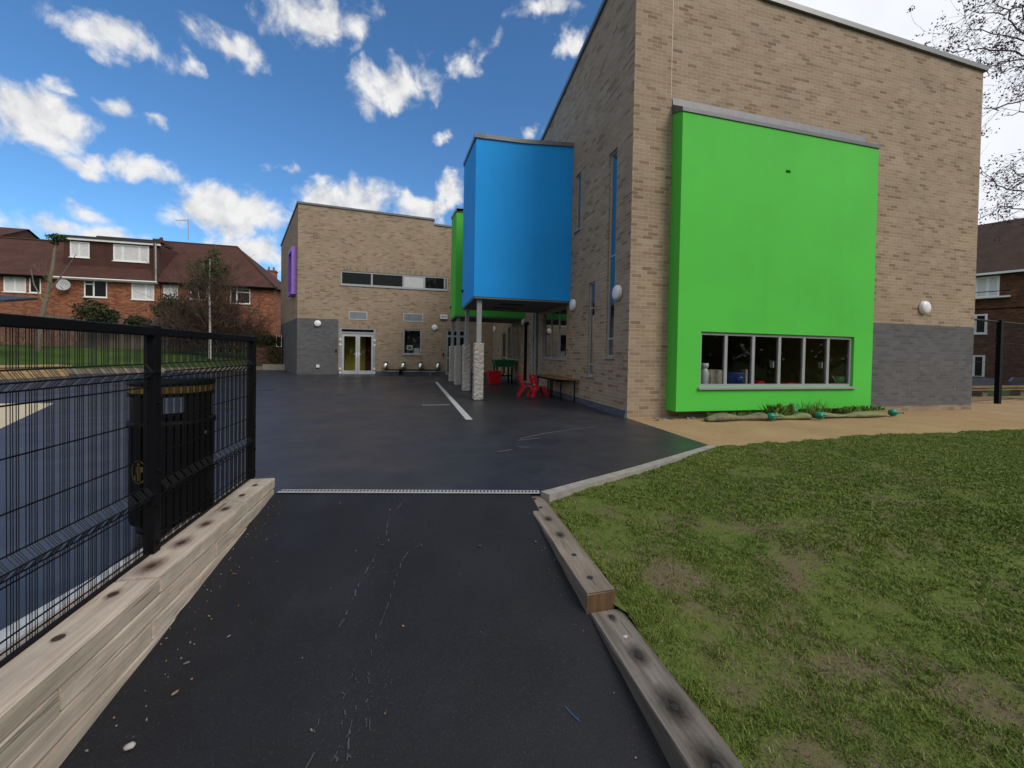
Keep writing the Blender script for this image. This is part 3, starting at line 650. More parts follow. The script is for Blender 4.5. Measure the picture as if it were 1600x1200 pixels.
# blue bay and second green bay carried on posts
def bay(nm, mat, xw, yf, yb, zb, zt, kink):
    mb = MB(); 
    # zt: front-left, kink, front-right, back-left
    fl, fk, fr, bl = (xw, yf), (xw+(X0-xw)*kink[0], yf), (X0-.003, yf), (xw, yb)
    P = lambda p, z: (p[0], p[1], z)
    mb.poly([P(fl, zb), P(fr, zb), P(fr, zt[2]), P(fk, kink[1]), P(fl, zt[0])]); mb.poly([P(bl, zb), P(fl, zb), P(fl, zt[0]), P(bl, zt[3])])
    mb.poly([(X0-.003, yb, zb), P(bl, zb), P(bl, zt[3]), (X0-.003, yb, zt[3])])
    mb.poly([P(fl, zt[0]), P(fk, kink[1]), P(fr, zt[2]), (X0-.003, yb, zt[3]), P(bl, zt[3])])
    b_ = mb.build(nm, M[mat], sb)
    mb = MB(); mb.box((xw+.01, yf+.01, zb-.05), (X0-.01, yb-.01, zb-.004)); so = mb.build('soffit', M['soffit'], b_)
    for px_ in (.28, .62):
        mb = MB(); mb.box((xw+(X0-xw)*.45-.3, yf+(yb-yf)*px_, zb-.06), (xw+(X0-xw)*.45+.4, yf+(yb-yf)*px_+.22, zb-.052)); mb.build('soffit_vent', M['slot'], b_)
    mb = MB()
    def edge(p, q, o):
        p, q, o = Vector(p), Vector(q), Vector(o); vs = []
        for e in (p, q): vs += [e+o*.035-Z*.05, e+o*.035+Z*.05, e-o*.25+Z*.05, e-o*.25-Z*.05]
        mb.add(vs, [(0, 1, 5, 4), (1, 2, 6, 5), (2, 3, 7, 6), (3, 0, 4, 7), (0, 3, 2, 1), (4, 5, 6, 7)])
    edge(P(fl, zt[0]), P(fk, kink[1]), (0, -1, 0)); edge(P(fk, kink[1]), P(fr, zt[2]), (0, -1, 0)); edge((xw, yf-.035, zt[0]), P(bl, zt[3]), (-1, 0, 0))
    mb.build('coping', M['coping'], b_)
    mb = MB(); mb.obox((xw, yb-.35, 0), (0, 1, 0), (-1, 0, 0), 0, .12, 0, .05, zb+.45, zb+.53); mb.build('overflow_spout', M['slot'], b_)
    return b_
bay('blue_bay', 'blue', 1.33, 9.6, 12.3, 2.62, (6.60, None, 6.74, 7.15), (.47, 6.63))
bay('green_bay', 'green', 1.275, 14.07, 16.2, 2.55, (6.35, None, 6.6, 6.78), (.4, 6.45))
# pipes on the side wall
mb = MB(); mb.tube([(X0-.07, 12.42, 0), (X0-.07, 12.42, 7.9)], .05, 10)
for z in (1., 2.6, 4.2): mb.lathe([(.06, -.03), (.06, .03)], (X0-.07, 12.42, z), seg=12)
mb.build('downpipe', M['grey_post'], sb)
mb = MB(); mb.tube([(X0-.06, 12.75, 0), (X0-.06, 12.75, 2.6)], .05, 10); mb.build('downpipe', M['grey_post'], sb)
mb = MB(); mb.tube([(X0-.05, 13.75, .2), (X0-.05, 13.75, 2.3)], .055, 8); mb.box((X0-.1, 13.5, 2.28), (X0-.001, 13.8, 2.36)); mb.build('downpipe', M['blackp'], sb)

# =================================================================== BACK SCHOOL BLOCK
yb_ = 20.56; BX0, BX1 = -5.72, 3.905
bb = thing('school_building', (BX0, yb_, 0), 'lower buff brick school block at the back with dark grey base and double doors', 'school building')
KO, KU, KN = Vector((BX0, yb_, 0)), Vector((1, 0, 0)), Vector((0, -1, 0))
k_ = lambda x: x-BX0
btop = [(0, 8.31), (k_(.72), 8.12), (k_(.721), 7.87), (BX1-BX0, 7.75)]
KOP = {'strip': (k_(-3.8), k_(1.47), 4.46, 5.16), 'door': (k_(-3.8), k_(-2.12), 0., 2.32), 'win': (k_(-.775), k_(.145), 1.06, 2.36), 'door2': (k_(1.41), k_(2.45), 0, 2.42)}
mb = MB()
def bmat(s, z):
    if z < 2.735 and s < k_(-3.863): return 1
    for o in (KOP['strip'], KOP['door'], KOP['win']):
        if o[0]-.01 < s < o[1]+.01 and o[3] < z < o[3]+.225: return 2
    return 3 if z < .16 else 0
wall(mb, KO, KU, KN, BX1-BX0, btop, list(KOP.values()), bmat, zcuts=(.16, 2.735, 5.385, 2.545, 2.585, 2.645), scuts=(k_(-3.863),), reveal=.1, z0=-.03)
ad = Vector((-math.sin(R(23)), math.cos(R(23)), 0)); an = Vector((-ad.y, ad.x, 0)); AL = 7.0
wall(mb, KO, ad, an, AL, [(0, 8.31), (AL, 7.72)], [], lambda s, z: 1 if z < 2.735 else 0, zcuts=(2.735,), z0=-.03)
A1 = KO+ad*AL
wall(mb, A1, Vector((1, 0, 0)), Vector((0, 1, 0)), 3.9-A1.x, [(0, 7.7), (3.9-A1.x, 7.2)], [], z0=-.03)
mb.build('brick_wall', [M['buff'], M['dark'], M['buff_soldier'], M['bluegrey']], bb)
MB().poly([(BX0, yb_, 8.28), (.72, yb_, 8.09), (.72, yb_+6, 7.9), (A1.x, A1.y, 7.69)]).build('roof', M['coping'], bb)
MB().poly([(.722, yb_, 7.84), (BX1, yb_, 7.72), (BX1, yb_+6.4, 7.6), (.722, yb_+6.4, 7.6)]).build('roof', M['coping'], bb)
mb = MB()
coping((BX0-.05, yb_, 8.31), (.74, yb_, 8.12), (0, -1, 0), .09, .05, .25); coping((.74, yb_, 7.87), (BX1, yb_, 7.75), (0, -1, 0), .09, .05, .25)
coping(KO+Z*8.31, A1+Z*7.72, an, .09, .05, .25); mb.build('coping', M['coping'], bb)
a = KOP['strip']; window(bb, KO, KU, KN, a[0]+.003, a[1]-.003, a[2], a[3]-.003, [k_(-2.33), k_(-.8), k_(.26), k_(1.3)], fw=.07, depth=.05, gm='dglass', sill=.04, name='strip_window', blank=(2,))
a = KOP['win']; w = window(bb, KO, KU, KN, a[0]+.003, a[1]-.003, a[2], a[3]-.003, fw=.06, depth=.05, gm='glass', sill=.05, name='window')
def cell(nm, x0, x1, z0, z1, y0, y1, mats, mi_back=0):
    mb = MB(); V8 = [(x0, y0, z0), (x1, y0, z0), (x1, y1, z0), (x0, y1, z0), (x0, y0, z1), (x1, y0, z1), (x1, y1, z1), (x0, y1, z1)]
    mb.add(V8, [(0, 1, 2, 3), (4, 7, 6, 5), (0, 3, 7, 4), (1, 5, 6, 2)], 0); mb.add(V8, [(2, 6, 7, 3)], mi_back); return mb
mb = cell('room', -.78, .15, 1.05, 2.37, yb_+.1, yb_+1.5, None); mb.build('room', [M['room']], bb)
a = KOP['door']
fr = MB(); fr.obox(KO, KU, KN, a[0]+.003, a[0]+.09, -.1, .0, .005, 2.315); fr.obox(KO, KU, KN, a[1]-.09, a[1]-.003, -.1, 0, .005, 2.315)
fr.obox(KO, KU, KN, a[0]+.09, a[1]-.09, -.1, 0, 2.06, 2.14); fr.obox(KO, KU, KN, a[0]+.09, a[1]-.09, -.1, 0, 2.27, 2.315)
dd = fr.build('double_door', M['alu'], bb)
mb = MB(); mb.obox(KO, KU, KN, a[0]+.08, a[1]-.08, -.06, -.05, 2.14, 2.27); mb.build('transom_pane', M['dglass'], dd)
mid = (a[0]+a[1])/2
for (p, q, hs) in ((a[0]+.095, mid-.004, -1), (mid+.004, a[1]-.095, 1)):
    lf = MB(); lf.obox(KO, KU, KN, p, p+.1, -.085, -.03, .02, 2.05); lf.obox(KO, KU, KN, q-.1, q, -.085, -.03, .02, 2.05); lf.obox(KO, KU, KN, p+.1, q-.1, -.085, -.03, .02, .2); lf.obox(KO, KU, KN, p+.1, q-.1, -.085, -.03, 1.92, 2.05)
    lf.build('door_leaf', M['alu_pale'], dd)
    pn = MB(); pn.obox(KO, KU, KN, p+.09, q-.09, -.062, -.054, .19, 1.93); pn.build('pane', M['glass'], dd)
    hx = q-.05 if hs < 0 else p+.05
    hb = MB(); hb.obox(KO, KU, KN, hx-.03, hx+.03, -.03, -.02, .88, 1.12); hb.tube([KO+KU*hx+KN*.04+Z*1.03, KO+KU*(hx+hs*.12)+KN*.04+Z*1.03], .013, 6); hb.build('handle', M['white'], dd)
    for z in (.1, .3, 1.5, 1.75):
        hg = MB(); xx = p-.055 if hs < 0 else q+.055; hg.obox(KO, KU, KN, xx-.045, xx+.045, 0, .025, z-.05, z+.05); hg.build('hinge', M['white'], dd)
mb = cell('lobby', -3.75, -2.17, .0, 2.32, yb_+.1, yb_+1.3, None, 1); mb.f[4], mb.m[4] = mb.f[4], 1
mb.box((-2.75, yb_+1.22, .01), (-2.18, yb_+1.29, 2.0), 2)
mb.build('lobby', [M['olive_wall'], M['yellow_wall'], M['maroon']], bb)
a = KOP['door2']; w = window(bb, KO, KU, KN, a[0]+.003, a[1]-.003, .01, a[3], [], [(0, 2.06), (0, .9)], fw=.1, depth=.05, fm='alu', gm='dglass', name='single_door')
for (x0, x1, z0, z1) in ((-3.394, -2.517, 2.75, 3.165), (-.784, .216, 2.75, 3.18)):
    mb = MB(); mb.obox(KO, KU, KN, k_(x0), k_(x1), 0, .02, z0, z0+.04); mb.obox(KO, KU, KN, k_(x0), k_(x1), 0, .02, z1-.04, z1); mb.obox(KO, KU, KN, k_(x0), k_(x0)+.04, 0, .02, z0+.04, z1-.04); mb.obox(KO, KU, KN, k_(x1)-.04, k_(x1), 0, .02, z0+.04, z1-.04)
    v_ = mb.build('vent_louvre', M['alu_pale'], bb)
    mb = MB()
    for i in range(9):
        z = z0+.05+i*(z1-z0-.1)/9; mb.obox(KO, KU, KN, k_(x0)+.04, k_(x1)-.04, .002, .014, z, z+(z1-z0-.1)/9*.7)
    mb.obox(KO, KU, KN, k_(x0)+.04, k_(x1)-.04, 0, .003, z0+.04, z1-.04); mb.build('slats', M['louvre'], v_)
# purple window surround on the angled side
mb = MB(); s0, s1, z0, z1, dpt = .42, 1.9, 3.93, 6.25, .2
for q in ((s0, s0+.18, z0, z1), (s1-.18, s1, z0, z1), (s0+.18, s1-.18, z0, z0+.18), (s0+.18, s1-.18, z1-.18, z1)): mb.obox(KO, ad, an, q[0], q[1], .002, dpt, q[2], q[3])
pw = mb.build('purple_window_surround', M['purple'], bb)
mb = MB(); mb.obox(KO, ad, an, s0+.18, s1-.18, .003, .05, z0+.18, z1-.18); mb.build('pane', M['dglass'], pw)
mb = MB(); mb.obox(KO, KU, KN, .88, 1.02, 0, .08, .35, .48); mb.build('outside_socket', M['white'], props=tagd('small white box on the dark base of the back building, left of the double doors', 'socket'))
mb = MB(); mb.obox(KO, KU, KN, k_(-3.98), k_(-3.93), 0, .05, 1.12, 1.24); mb.build('call_button', M['blackp'], props=tagd('tiny black box on dark grey brick beside the double doors', 'call button'))
mb = MB(); mb.obox(KO, KU, KN, k_(1.24), k_(1.30), 0, .05, 1.0, 1.16); mb.build('call_button', M['blackp'], props=tagd('tiny black box on buff brick left of the grey single door', 'call button'))
sg = thing('alarm_box', (1.28, yb_, 3.05), 'small white alarm box with blue lettering high beside the green bay', 'alarm box')
mb = MB(); mb.obox(KO, KU, KN, k_(1.095), k_(1.465), 0, .1, 2.945, 3.165); mb.build('case', M['white'], sg)
mb = MB(); mb.obox(KO, KU, KN, k_(1.10), k_(1.46), .0, .09, 2.915, 2.943); mb.build('base', M['blackp'], sg)
mb = MB()
for x, w_, z, h in ((1.155, .02, 3.03, .07), (1.175, .03, 3.07, .03), (1.205, .02, 3.03, .07), (1.235, .045, 3.03, .07), (1.30, .02, 3.035, .06), (1.328, .03, 3.035, .02), (1.328, .03, 3.075, .02), (1.37, .035, 3.035, .06)): mb.obox(KO, KU, KN, k_(x), k_(x)+w_, .1, .104, z, z+h)
mb.build('lettering', simple('faded_blue_ink', (.09, .11, .25), .7), sg)
# papers behind the back window
mb = MB(); mb.obox(KO, KU, KN, k_(-.6), k_(-.27), -.13, -.12, 1.28, 1.54); a_ = mb.build('notice_paper', M['paper'], props=tagd('white notice taped in the back window, upper left sheet', 'notice'))
mb = MB(); mb.obox(KO, KU, KN, k_(-.23), k_(.09), -.13, -.12, 1.12, 1.38); mb.build('notice_paper', M['paper'], props=tagd('plain white sheet standing in the lower right corner of the back window', 'notice'))
mb = MB(); mb.obox(KO, KU, KN, k_(-.52), k_(-.36), -.12, -.117, 1.33, 1.47); mb.build('printed_picture', simple('grey_print', (.25, .28, .3), .8), a_)

# wall lamps (round bulkheads)
def lamp(pos, n, label):
    t = thing('wall_lamp', pos, label, 'wall lamp', 'round white wall lamps on the school walls')
    p = Vector(pos); n = Vector(n)
    MB().lathe([(0, .0), (.14, .0), (.155, .012), (.155, .045), (.14, .05)], p, n, 28).build('base', M['white'], t, True)
    MB().lathe([(.148, .051), (.148, .062), (.135, .08), (.105, .094), (.06, .103), (0, .106)], p, n, 28).build('diffuser', simple('opal_diffuser', (.80, .80, .84), .3, 0, .02), t, True)
    return t
lamp((X0-.001, 7.04, 2.46), SN, 'round white wall lamp on the brick right beside the tall narrow window')
lamp((X0-.001, 9.33, 2.48), SN, 'round white wall lamp under the near corner of the blue bay')
lamp((X0-.001, 14.2, 2.44), SN, 'round white wall lamp in shade between the blue bay and the far green bay')
lamp((X0-.001, 19.9, 2.46), SN, 'small distant round wall lamp under the far green bay, behind the posts')
lamp((11.73, Y0-.001, 2.47), FN, 'oval looking white wall lamp on the sunny end wall right of the green bay')
lamp((-4.805, yb_-.001, 2.5), KN, 'round white wall lamp above the dark grey brick of the back building')
lamp((.808, yb_-.001, 2.48), KN, 'round white wall lamp on buff brick right of the back window')
# drinking fountains
fnt = None
FL = ['steel drinking bowl nearest the double doors, left end of the pipe rail', 'steel drinking bowl second along the pipe rail from the double doors', 'steel drinking bowl third along the pipe rail, below the back window', 'steel drinking bowl at the right end of the pipe rail, beside the grey door']
for i, x in enumerate((-1.6, -.75, .115, 1.0)):
    if fnt is None:
        fnt = thing('drinking_fountain', (x, yb_, .48), FL[0], 'drinking fountain', 'steel drinking fountains along the back wall')
        p = Vector((x, yb_-.17, .48))
        MB().lathe([(0, -.15), (.115, -.15), (.12, -.14), (.12, .13), (.11, .13), (.11, .0), (0, -.03)], p, (0, 0, 1), 24).build('bowl', M['steel'], fnt, True)
        MB().box((x-.1, yb_-.06, .34), (x+.1, yb_-.002, .66)).build('bracket', M['black'], fnt)
        MB().tube([(x-.05, yb_-.07, .6), (x-.05, yb_-.07, .7), (x-.03, yb_-.12, .71)], .01, 6).build('spout', M['steel'], fnt)
    else: copy_tree(fnt, (x, yb_, .48), label=FL[i])
pr = thing('pipe_rail', (-.3, yb_, .2), 'grey waste pipe running low along the back wall under the steel bowls', 'pipe')
mb = MB(); mb.tube([(-1.6, yb_-.14, .26), (1.0, yb_-.14, .26)], .03, 8); mb.build('pipe', M['black'], pr)
mb = MB(); mb.tube([(-1.6, yb_-.12, .185), (1.05, yb_-.12, .175)], .018, 8)
for x in (-1.6, -.75, .115, 1.0): mb.tube([(x, yb_-.16, .34), (x, yb_-.14, .26)], .02, 6)
mb.tube([(.62, yb_-.12, .18), (.62, yb_-.12, .0)], .02, 6); mb.build('lower_pipe', M['alu'], pr)
MB().box((-.95, yb_-.15, .03), (-.8, yb_-.02, .24)).build('bracket', M['black'], pr)

# padded posts
PL = ['grey post with wrinkled off white padding nearest the camera, under the blue bay corner', 'grey post with creased pale padding under the back of the blue bay, second in line', 'grey post with smooth grey padding under the near corner of the far green bay', 'grey padded post farthest back, under the far end of the green bay']
for i, (x, y, zt, pw) in enumerate(((1.5, 9.78, 2.57, .128), (1.47, 12.05, 2.57, .128), (1.43, 14.28, 2.5, .128), (1.36, 16.0, 2.5, .128))):
    t = thing('padded_post', (x, y, 0), PL[i], 'post', 'padded posts holding up the coloured bays')
    MB().box((x-.06, y-.06, 1.4), (x+.06, y+.06, zt), bevel=.008).build('steel_column', M['grey_post'], t)
    mb = MB(); nz, nk = 40, 24; prof = []
    vs = []; rr = random.Random(i)
    for j in range(nz+1):
        z = .015+1.44*j/nz
        for k in range(nk):
            a_ = 2*math.pi*k/nk; c_, s_ = math.cos(a_), math.sin(a_); q = pw/max(abs(c_), abs(s_))
            q = min(q, pw*1.28)
            wr = .0 if i == 2 else .0085*math.sin(z*52+3.0*math.sin(a_*2+z*5)+i)*(.4+.6*abs(math.sin(a_*2)))
            vs.append((x+(q+wr+rr.gauss(0, .001))*c_, y+(q+wr)*s_, z))
    fs = [(j*nk+k, j*nk+(k+1) % nk, (j+1)*nk+(k+1) % nk, (j+1)*nk+k) for j in range(nz) for k in range(nk)]+[tuple(nz*nk+k for k in range(nk))]
    mb.add(vs, fs); mb.build('padding', M['vinyl'], t, False, {'label': 'smooth grey padding'} if False else None)

# table, chairs, boxes under the bays
tb = thing('activity_table', (3.6, 10.1, 0), 'low brown topped table with dark legs against the brick wall beside two red chairs', 'table')
tp = [(3.44, 10.2), (3.45, 9.6), (3.52, 9.12), (3.88, 8.82), (3.88, 11.1), (3.46, 11.1)]
mb = MB(); n_ = len(tp); mb.add([(*p, .555) for p in tp]+[(*p, .585) for p in tp], [tuple(range(n_))[::-1], tuple(range(n_, 2*n_))]+[(i, (i+1) % n_, n_+(i+1) % n_, n_+i) for i in range(n_)]); mb.build('table_top', M['tabletop'], tb)
for x, y in ((3.82, 8.98), (3.56, 9.25), (3.5, 9.9), (3.5, 11.0), (3.82, 11.0), (3.66, 10.2)):
    MB().tube([(x, y, 0), (x, y, .554)], .02, 8).build('leg', M['blackp'], tb)
mb = MB(); mb.box((3.5, 9.4, .49), (3.85, 10.95, .553)); mb.build('apron', M['blackp'], tb)
def chair(loc, rz, label):
    t = thing('plastic_chair', (0, 0, 0), label, 'chair', 'small red plastic chairs by the table')
    w = .15
    MB().box((-.14, -w, .27), (.16, w, .295), bevel=.008).build('seat', M['red_p'], t)
    mb = MB()
    for sy in (-1, 1):
        y = sy*w
        for pts in ([(-.14, .295), (-.22, .62)], ):
            (xa, za), (xb, zb) = pts; mb.add([(xa-.02, y-.025, za), (xa+.04, y-.025, za), (xb+.035, y-.025, zb), (xb-.025, y-.025, zb), (xa-.02, y+.025, za), (xa+.04, y+.025, za), (xb+.035, y+.025, zb), (xb-.025, y+.025, zb)], [(0, 1, 2, 3), (7, 6, 5, 4), (0, 4, 5, 1), (1, 5, 6, 2), (2, 6, 7, 3), (3, 7, 4, 0)])
    for z in (.38, .47, .57): mb.box((-.155-(z-.295)*.24-.015, -w, z), (-.155-(z-.295)*.24+.02, w, z+.055))
    mb.build('backrest', M['red_p'], t)
    for sx in (0, 1):
        for sy in (-1, 1):
            lg = MB(); y = sy*w
            (xa, za), (xb, zb) = (((-.09, .285), (-.26, .0)) if sx == 0 else ((.10, .285), (.03 if False else .22, .0)))
            lg.add([(xa-.045, y-.03, za), (xa+.045, y-.03, za), (xb+.03, y-.03, zb), (xb-.03, y-.03, zb), (xa-.045, y+.03, za), (xa+.045, y+.03, za), (xb+.03, y+.03, zb), (xb-.03, y+.03, zb)], [(0, 1, 2, 3), (7, 6, 5, 4), (0, 4, 5, 1), (1, 5, 6, 2), (2, 6, 7, 3), (3, 7, 4, 0)])
            lg.build('leg', M['red_p'], t)
    t.location = loc; t.rotation_euler = (0, 0, rz); return t
c1 = chair((3.0, 10.45, 0), R(-10), 'red plastic chair on the left, its back to the padded posts')
copy_tree(c1, (3.30, 10.3, 0), R(8), 'red plastic chair tucked in at the table, right of the other red chair')
rb = thing('storage_tub', (2.86, 14.6, 0), 'red plastic storage tub on the ground beside the green water tray', 'tub')
mb = MB(); mb.add([(2.66, 14.45, .02), (3.06, 14.45, .02), (3.06, 14.8, .02), (2.66, 14.8, .02), (2.62, 14.4, .46), (3.10, 14.4, .46), (3.10, 14.85, .46), (2.62, 14.85, .46)], [(3, 2, 1, 0), (0, 1, 5, 4), (1, 2, 6, 5), (2, 3, 7, 6), (3, 0, 4, 7)]); mb.build('body', M['red_p'], rb)
MB().box((2.60, 14.38, .46), (3.12, 14.87, .52), bevel=.01).build('lid', M['red_p'], rb)
wt = thing('water_tray', (3.35, 15.2, 0), 'green water tray on black legs under the far green bay', 'water tray')
mb = MB(); mb.add([(3.0, 14.9, .66), (3.7, 14.9, .66), (3.7, 15.6, .66), (3.0, 15.6, .66), (2.94, 14.85, .94), (3.76, 14.85, .94), (3.76, 15.65, .94), (2.94, 15.65, .94)], [(3, 2, 1, 0), (0, 1, 5, 4), (1, 2, 6, 5), (2, 3, 7, 6), (3, 0, 4, 7), (4, 5, 6, 7)]); mb.build('tray', M['green_p'], wt)
for x, y in ((3.05, 14.95), (3.65, 14.95), (3.05, 15.55), (3.65, 15.55)): MB().box((x-.03, y-.03, 0), (x+.03, y+.03, .655)).build('leg', M['black'], wt)
MB().box((3.05, 14.9, .28), (3.65, 15.6, .33)).build('shelf', M['black'], wt)
mb = MB(); mb.lathe([(.0, 0), (.05, 0), (.07, .06), (.0, .06)], (3.2, 15.1, .33), seg=12); mb.lathe([(0, 0), (.06, 0), (.05, .08), (0, .08)], (3.42, 15.05, .33), seg=12); mb.build('yellow_toys', M['yellow_p'], props={'label': 'yellow toy cups on the shelf under the green water tray', 'category': 'toy'})

# things on the classroom window board
_before = set(COL.objects)
wy = GY+.26
jb = thing('milk_bottle', (5.42, wy, wz0), 'white plastic bottle with a handle at the left end of the classroom window', 'bottle')
MB().lathe([(0, 0), (.085, 0), (.09, .02), (.09, .26), (.06, .34), (.045, .36)], (5.42, wy, wz0), seg=20).build('body', M['white'], jb, True)
MB().lathe([(.05, .36), (.075, .38), (.075, .46), (0, .46)], (5.42, wy, wz0), seg=20).build('cap', M['white'], jb, True)
MB().tube([(5.42+.05, wy-.09, wz0+.08), (5.42+.05, wy-.13, wz0+.1), (5.42+.05, wy-.13, wz0+.22), (5.42+.05, wy-.09, wz0+.25)], .014, 8).build('handle', M['cream'], jb, True)
MB().box((5.54, wy-.06, wz0-.002), (5.80, wy+.1, wz0+.33)).build('cardboard_box', M['cream'], props=tagd('beige card box between the white bottle and the first window bar', 'box'))
MB().lathe([(0, 0), (.06, 0), (.065, .2), (.04, .26), (.03, .3), (0, .3)], (5.87, wy, wz0-.002), seg=16).build('water_bottle', simple('pale_blue_plastic', (.30, .40, .55), .2), None, True, tagd('pale blue bottle behind the first bar of the classroom window', 'bottle'))
tb2 = thing('tub', (6.17, wy+.02, wz0), 'shiny blue plastic tub in the second pane of the classroom window', 'tub')
MB().lathe([(0, 0), (.155, 0), (.175, .25), (.185, .26), (.185, .275), (0, .275)], (6.17, wy+.02, wz0-.002), seg=28).build('body', M['blue_p'], tb2, True)
MB().tube([(6.0, wy-.02, wz0+.26), (6.17, wy-.16, wz0+.18), (6.34, wy-.02, wz0+.26)], .008, 6).build('handle', M['white'], tb2, True)
MB().box((6.36, wy-.05, wz0-.002), (6.41, wy+.06, wz0+.34)).build('folder', M['cream'], props=tagd('thin cream folder standing right of the blue tub', 'folder'))
mb = MB(); mb.add([(6.62, wy-.08, wz0), (6.76, wy-.08, wz0), (6.76, wy+.1, wz0), (6.62, wy+.1, wz0), (6.61, wy-.09, wz0+.1), (6.77, wy-.09, wz0+.1), (6.77, wy+.11, wz0+.1), (6.61, wy+.11, wz0+.1)], [(3, 2, 1, 0), (0, 1, 5, 4), (1, 2, 6, 5), (2, 3, 7, 6), (3, 0, 4, 7), (4, 5, 6, 7)]); mb.build('small_tray', M['red_p'], props=tagd('small dark red tray in the third pane of the classroom window', 'tray'))
mb = MB(); mb.add([(7.34, wy-.1, wz0), (7.68, wy-.1, wz0), (7.68, wy+.14, wz0), (7.34, wy+.14, wz0), (7.31, wy-.12, wz0+.085), (7.71, wy-.12, wz0+.06), (7.71, wy+.16, wz0+.06), (7.31, wy+.16, wz0+.085)], [(3, 2, 1, 0), (0, 1, 5, 4), (1, 2, 6, 5), (2, 3, 7, 6), (3, 0, 4, 7), (4, 5, 6, 7)]); mb.build('shallow_tray', M['red_p'], props=tagd('bright red shallow tray in the fourth pane of the classroom window', 'tray'))
wc = thing('watering_pot', (8.78, wy, wz0), 'lime green pot with spout in the last pane of the classroom window', 'pot')
MB().lathe([(0, 0), (.11, 0), (.12, .1), (.12, .2), (.10, .21), (0, .2)], (8.80, wy, wz0-.002), seg=24).build('body', M['lime_p'], wc, True)
MB().tube([(8.69, wy, wz0+.06), (8.6, wy, wz0+.17), (8.56, wy, wz0+.21)], [.02, .014, .012], 8).build('spout', M['cream'], wc, True)
MB().lathe([(.025, 0), (.03, .05), (0, .05)], (8.88, wy-.06, wz0+.13), (0, -1, 0), 12).build('badge', M['steel'], wc, True)

for o in [o for o in COL.objects if o not in _before and o.parent is None]:
    o.location.x += {'milk_bottle': .18, 'cardboard_box': .16, 'water_bottle': .13, 'tub': .19, 'folder': .2, 'small_tray': .23, 'shallow_tray': .27, 'watering_pot': .37}[o.name]
# =================================================================== SLEEPER WALLS
def sleeper(a, b, z0a, z0b, h, mat, label, holes=(), stain='stain_red', grp=None, endmat=None, cat='timber sleeper', hr=.0155, sr=.085):
    """box from (x0,y0) to (x1,y1); bottom z at near / far end"""
    (x0, y0), (x1, y1) = a, b
    t = thing('timber_sleeper', (x0, y0, z0a), label, cat, grp)
    mb = MB(); bm = bmesh.new()
    V_ = [bm.verts.new(p) for p in ((x0, y0, z0a), (x1, y0, z0a), (x1, y1, z0b), (x0, y1, z0b), (x0, y0, z0a+h), (x1, y0, z0a+h), (x1, y1, z0b+h), (x0, y1, z0b+h))]
    for f in ((0, 3, 2, 1), (4, 5, 6, 7), (0, 1, 5, 4), (1, 2, 6, 5), (2, 3, 7, 6), (3, 0, 4, 7)): bm.faces.new([V_[i] for i in f])
    bmesh.ops.subdivide_edges(bm, edges=[e for e in bm.edges if abs((e.verts[0].co-e.verts[1].co).y) > .2], cuts=9)
    bmesh.ops.bevel(bm, geom=[e for e in bm.edges if e.calc_face_angle(0) > .5], offset=.0045, segments=2, affect='EDGES')
    r_ = random.Random(label)
    for v in bm.verts: v.co += Vector((r_.gauss(0, .0016), 0, r_.gauss(0, .0014)))
    bm.verts.index_update(); bm.faces.ensure_lookup_table()
    for f in bm.faces:
        pass
    mb.add([v.co.copy() for v in bm.verts], [[v.index for v in f.verts] for f in bm.faces])
    bm.normal_update()
    if endmat: mb.m = [1 if (abs(f.normal.y) > .8) else 0 for f in bm.faces]
    bm.free()
    mb.build('beam', [M[mat]]+([M[endmat]] if endmat else []), t)
    for hx, hy, sc in holes:
        zt = z0a+(z0b-z0a)*(hy-y0)/(y1-y0)+h
        hb = MB(); hb.lathe([(0, 0), (hr, 0), (hr+.003, -.002)], (hx, hy, zt+.004), seg=16); hb.lathe([(hr*.45, .0015), (0, .0025)], (hx, hy, zt+.004), seg=8)
        h_ = hb.build('bolt_hole', M['rust_hole'] if stain == 'stain_red' else M['slot'], t)
        if sc:
            sb_ = MB(); q = sr*sc; k = 12; ang = r_.uniform(-.3, .3)
            sb_.poly([(hx+q*.8*math.cos(2*math.pi*i/k), hy+q*1.25*math.sin(2*math.pi*i/k), zt+.003) for i in range(k)])
            sb_.build('stain', M[stain], h_, uv=[(1*math.cos(2*math.pi*i/k), 1*math.sin(2*math.pi*i/k)) for i in range(k)])
    return t
G1 = 'pale oak sleepers of the left ramp wall'
XW0, XW1 = -1.40, -1.155
sleeper((XW0, 3.055), (XW1, 3.58), .046, .042, .081, 'oak', 'short pale oak sleeper on top of the wall end, beside the drain channel', [(-1.24, 3.18, .5), (-1.235, 3.4, .5)], grp=G1)
sleeper((XW0, 2.115), (XW1, 3.05), .048, .045, .080, 'oak', 'pale oak top sleeper with four strongly stained bolt holes', [(-1.255, 2.223, 1.2), (-1.25, 2.461, 1.1), (-1.245, 2.698, .9), (-1.24, 2.93, .8)], grp=G1)
sleeper((XW0-.01, .1), (XW1-.002, 2.108), .050, .047, .081, 'oak', 'long pale oak top sleeper nearest the camera at the lower left', [(-1.267, 2.0, .6), (-1.266, 1.739, .4), (-1.27, 1.45, .8), (-1.27, 1.15, .5)], grp=G1)
sleeper((XW0+.01, 2.625), (XW1+.002, 3.56), -.046, -.049, .084, 'oak', 'pale sleeper in the second course under the short end piece', grp=G1)
sleeper((XW0, 1.60), (XW1-.003, 2.62), -.041, -.044, .084, 'oak', 'pale sleeper in the middle of the second course, below the stained bolts', grp=G1)
sleeper((XW0, -.4), (XW1+.002, 1.593), -.039, -.041, .084, 'oak', 'pale sleeper at the near end of the second course, left foreground', grp=G1)
sleeper((XW0+.01, 2.06), (XW1+.003, 3.45), -.134, -.137, .084, 'oak', 'pale sleeper at the far end of the third course, running into the ramp', grp=G1)
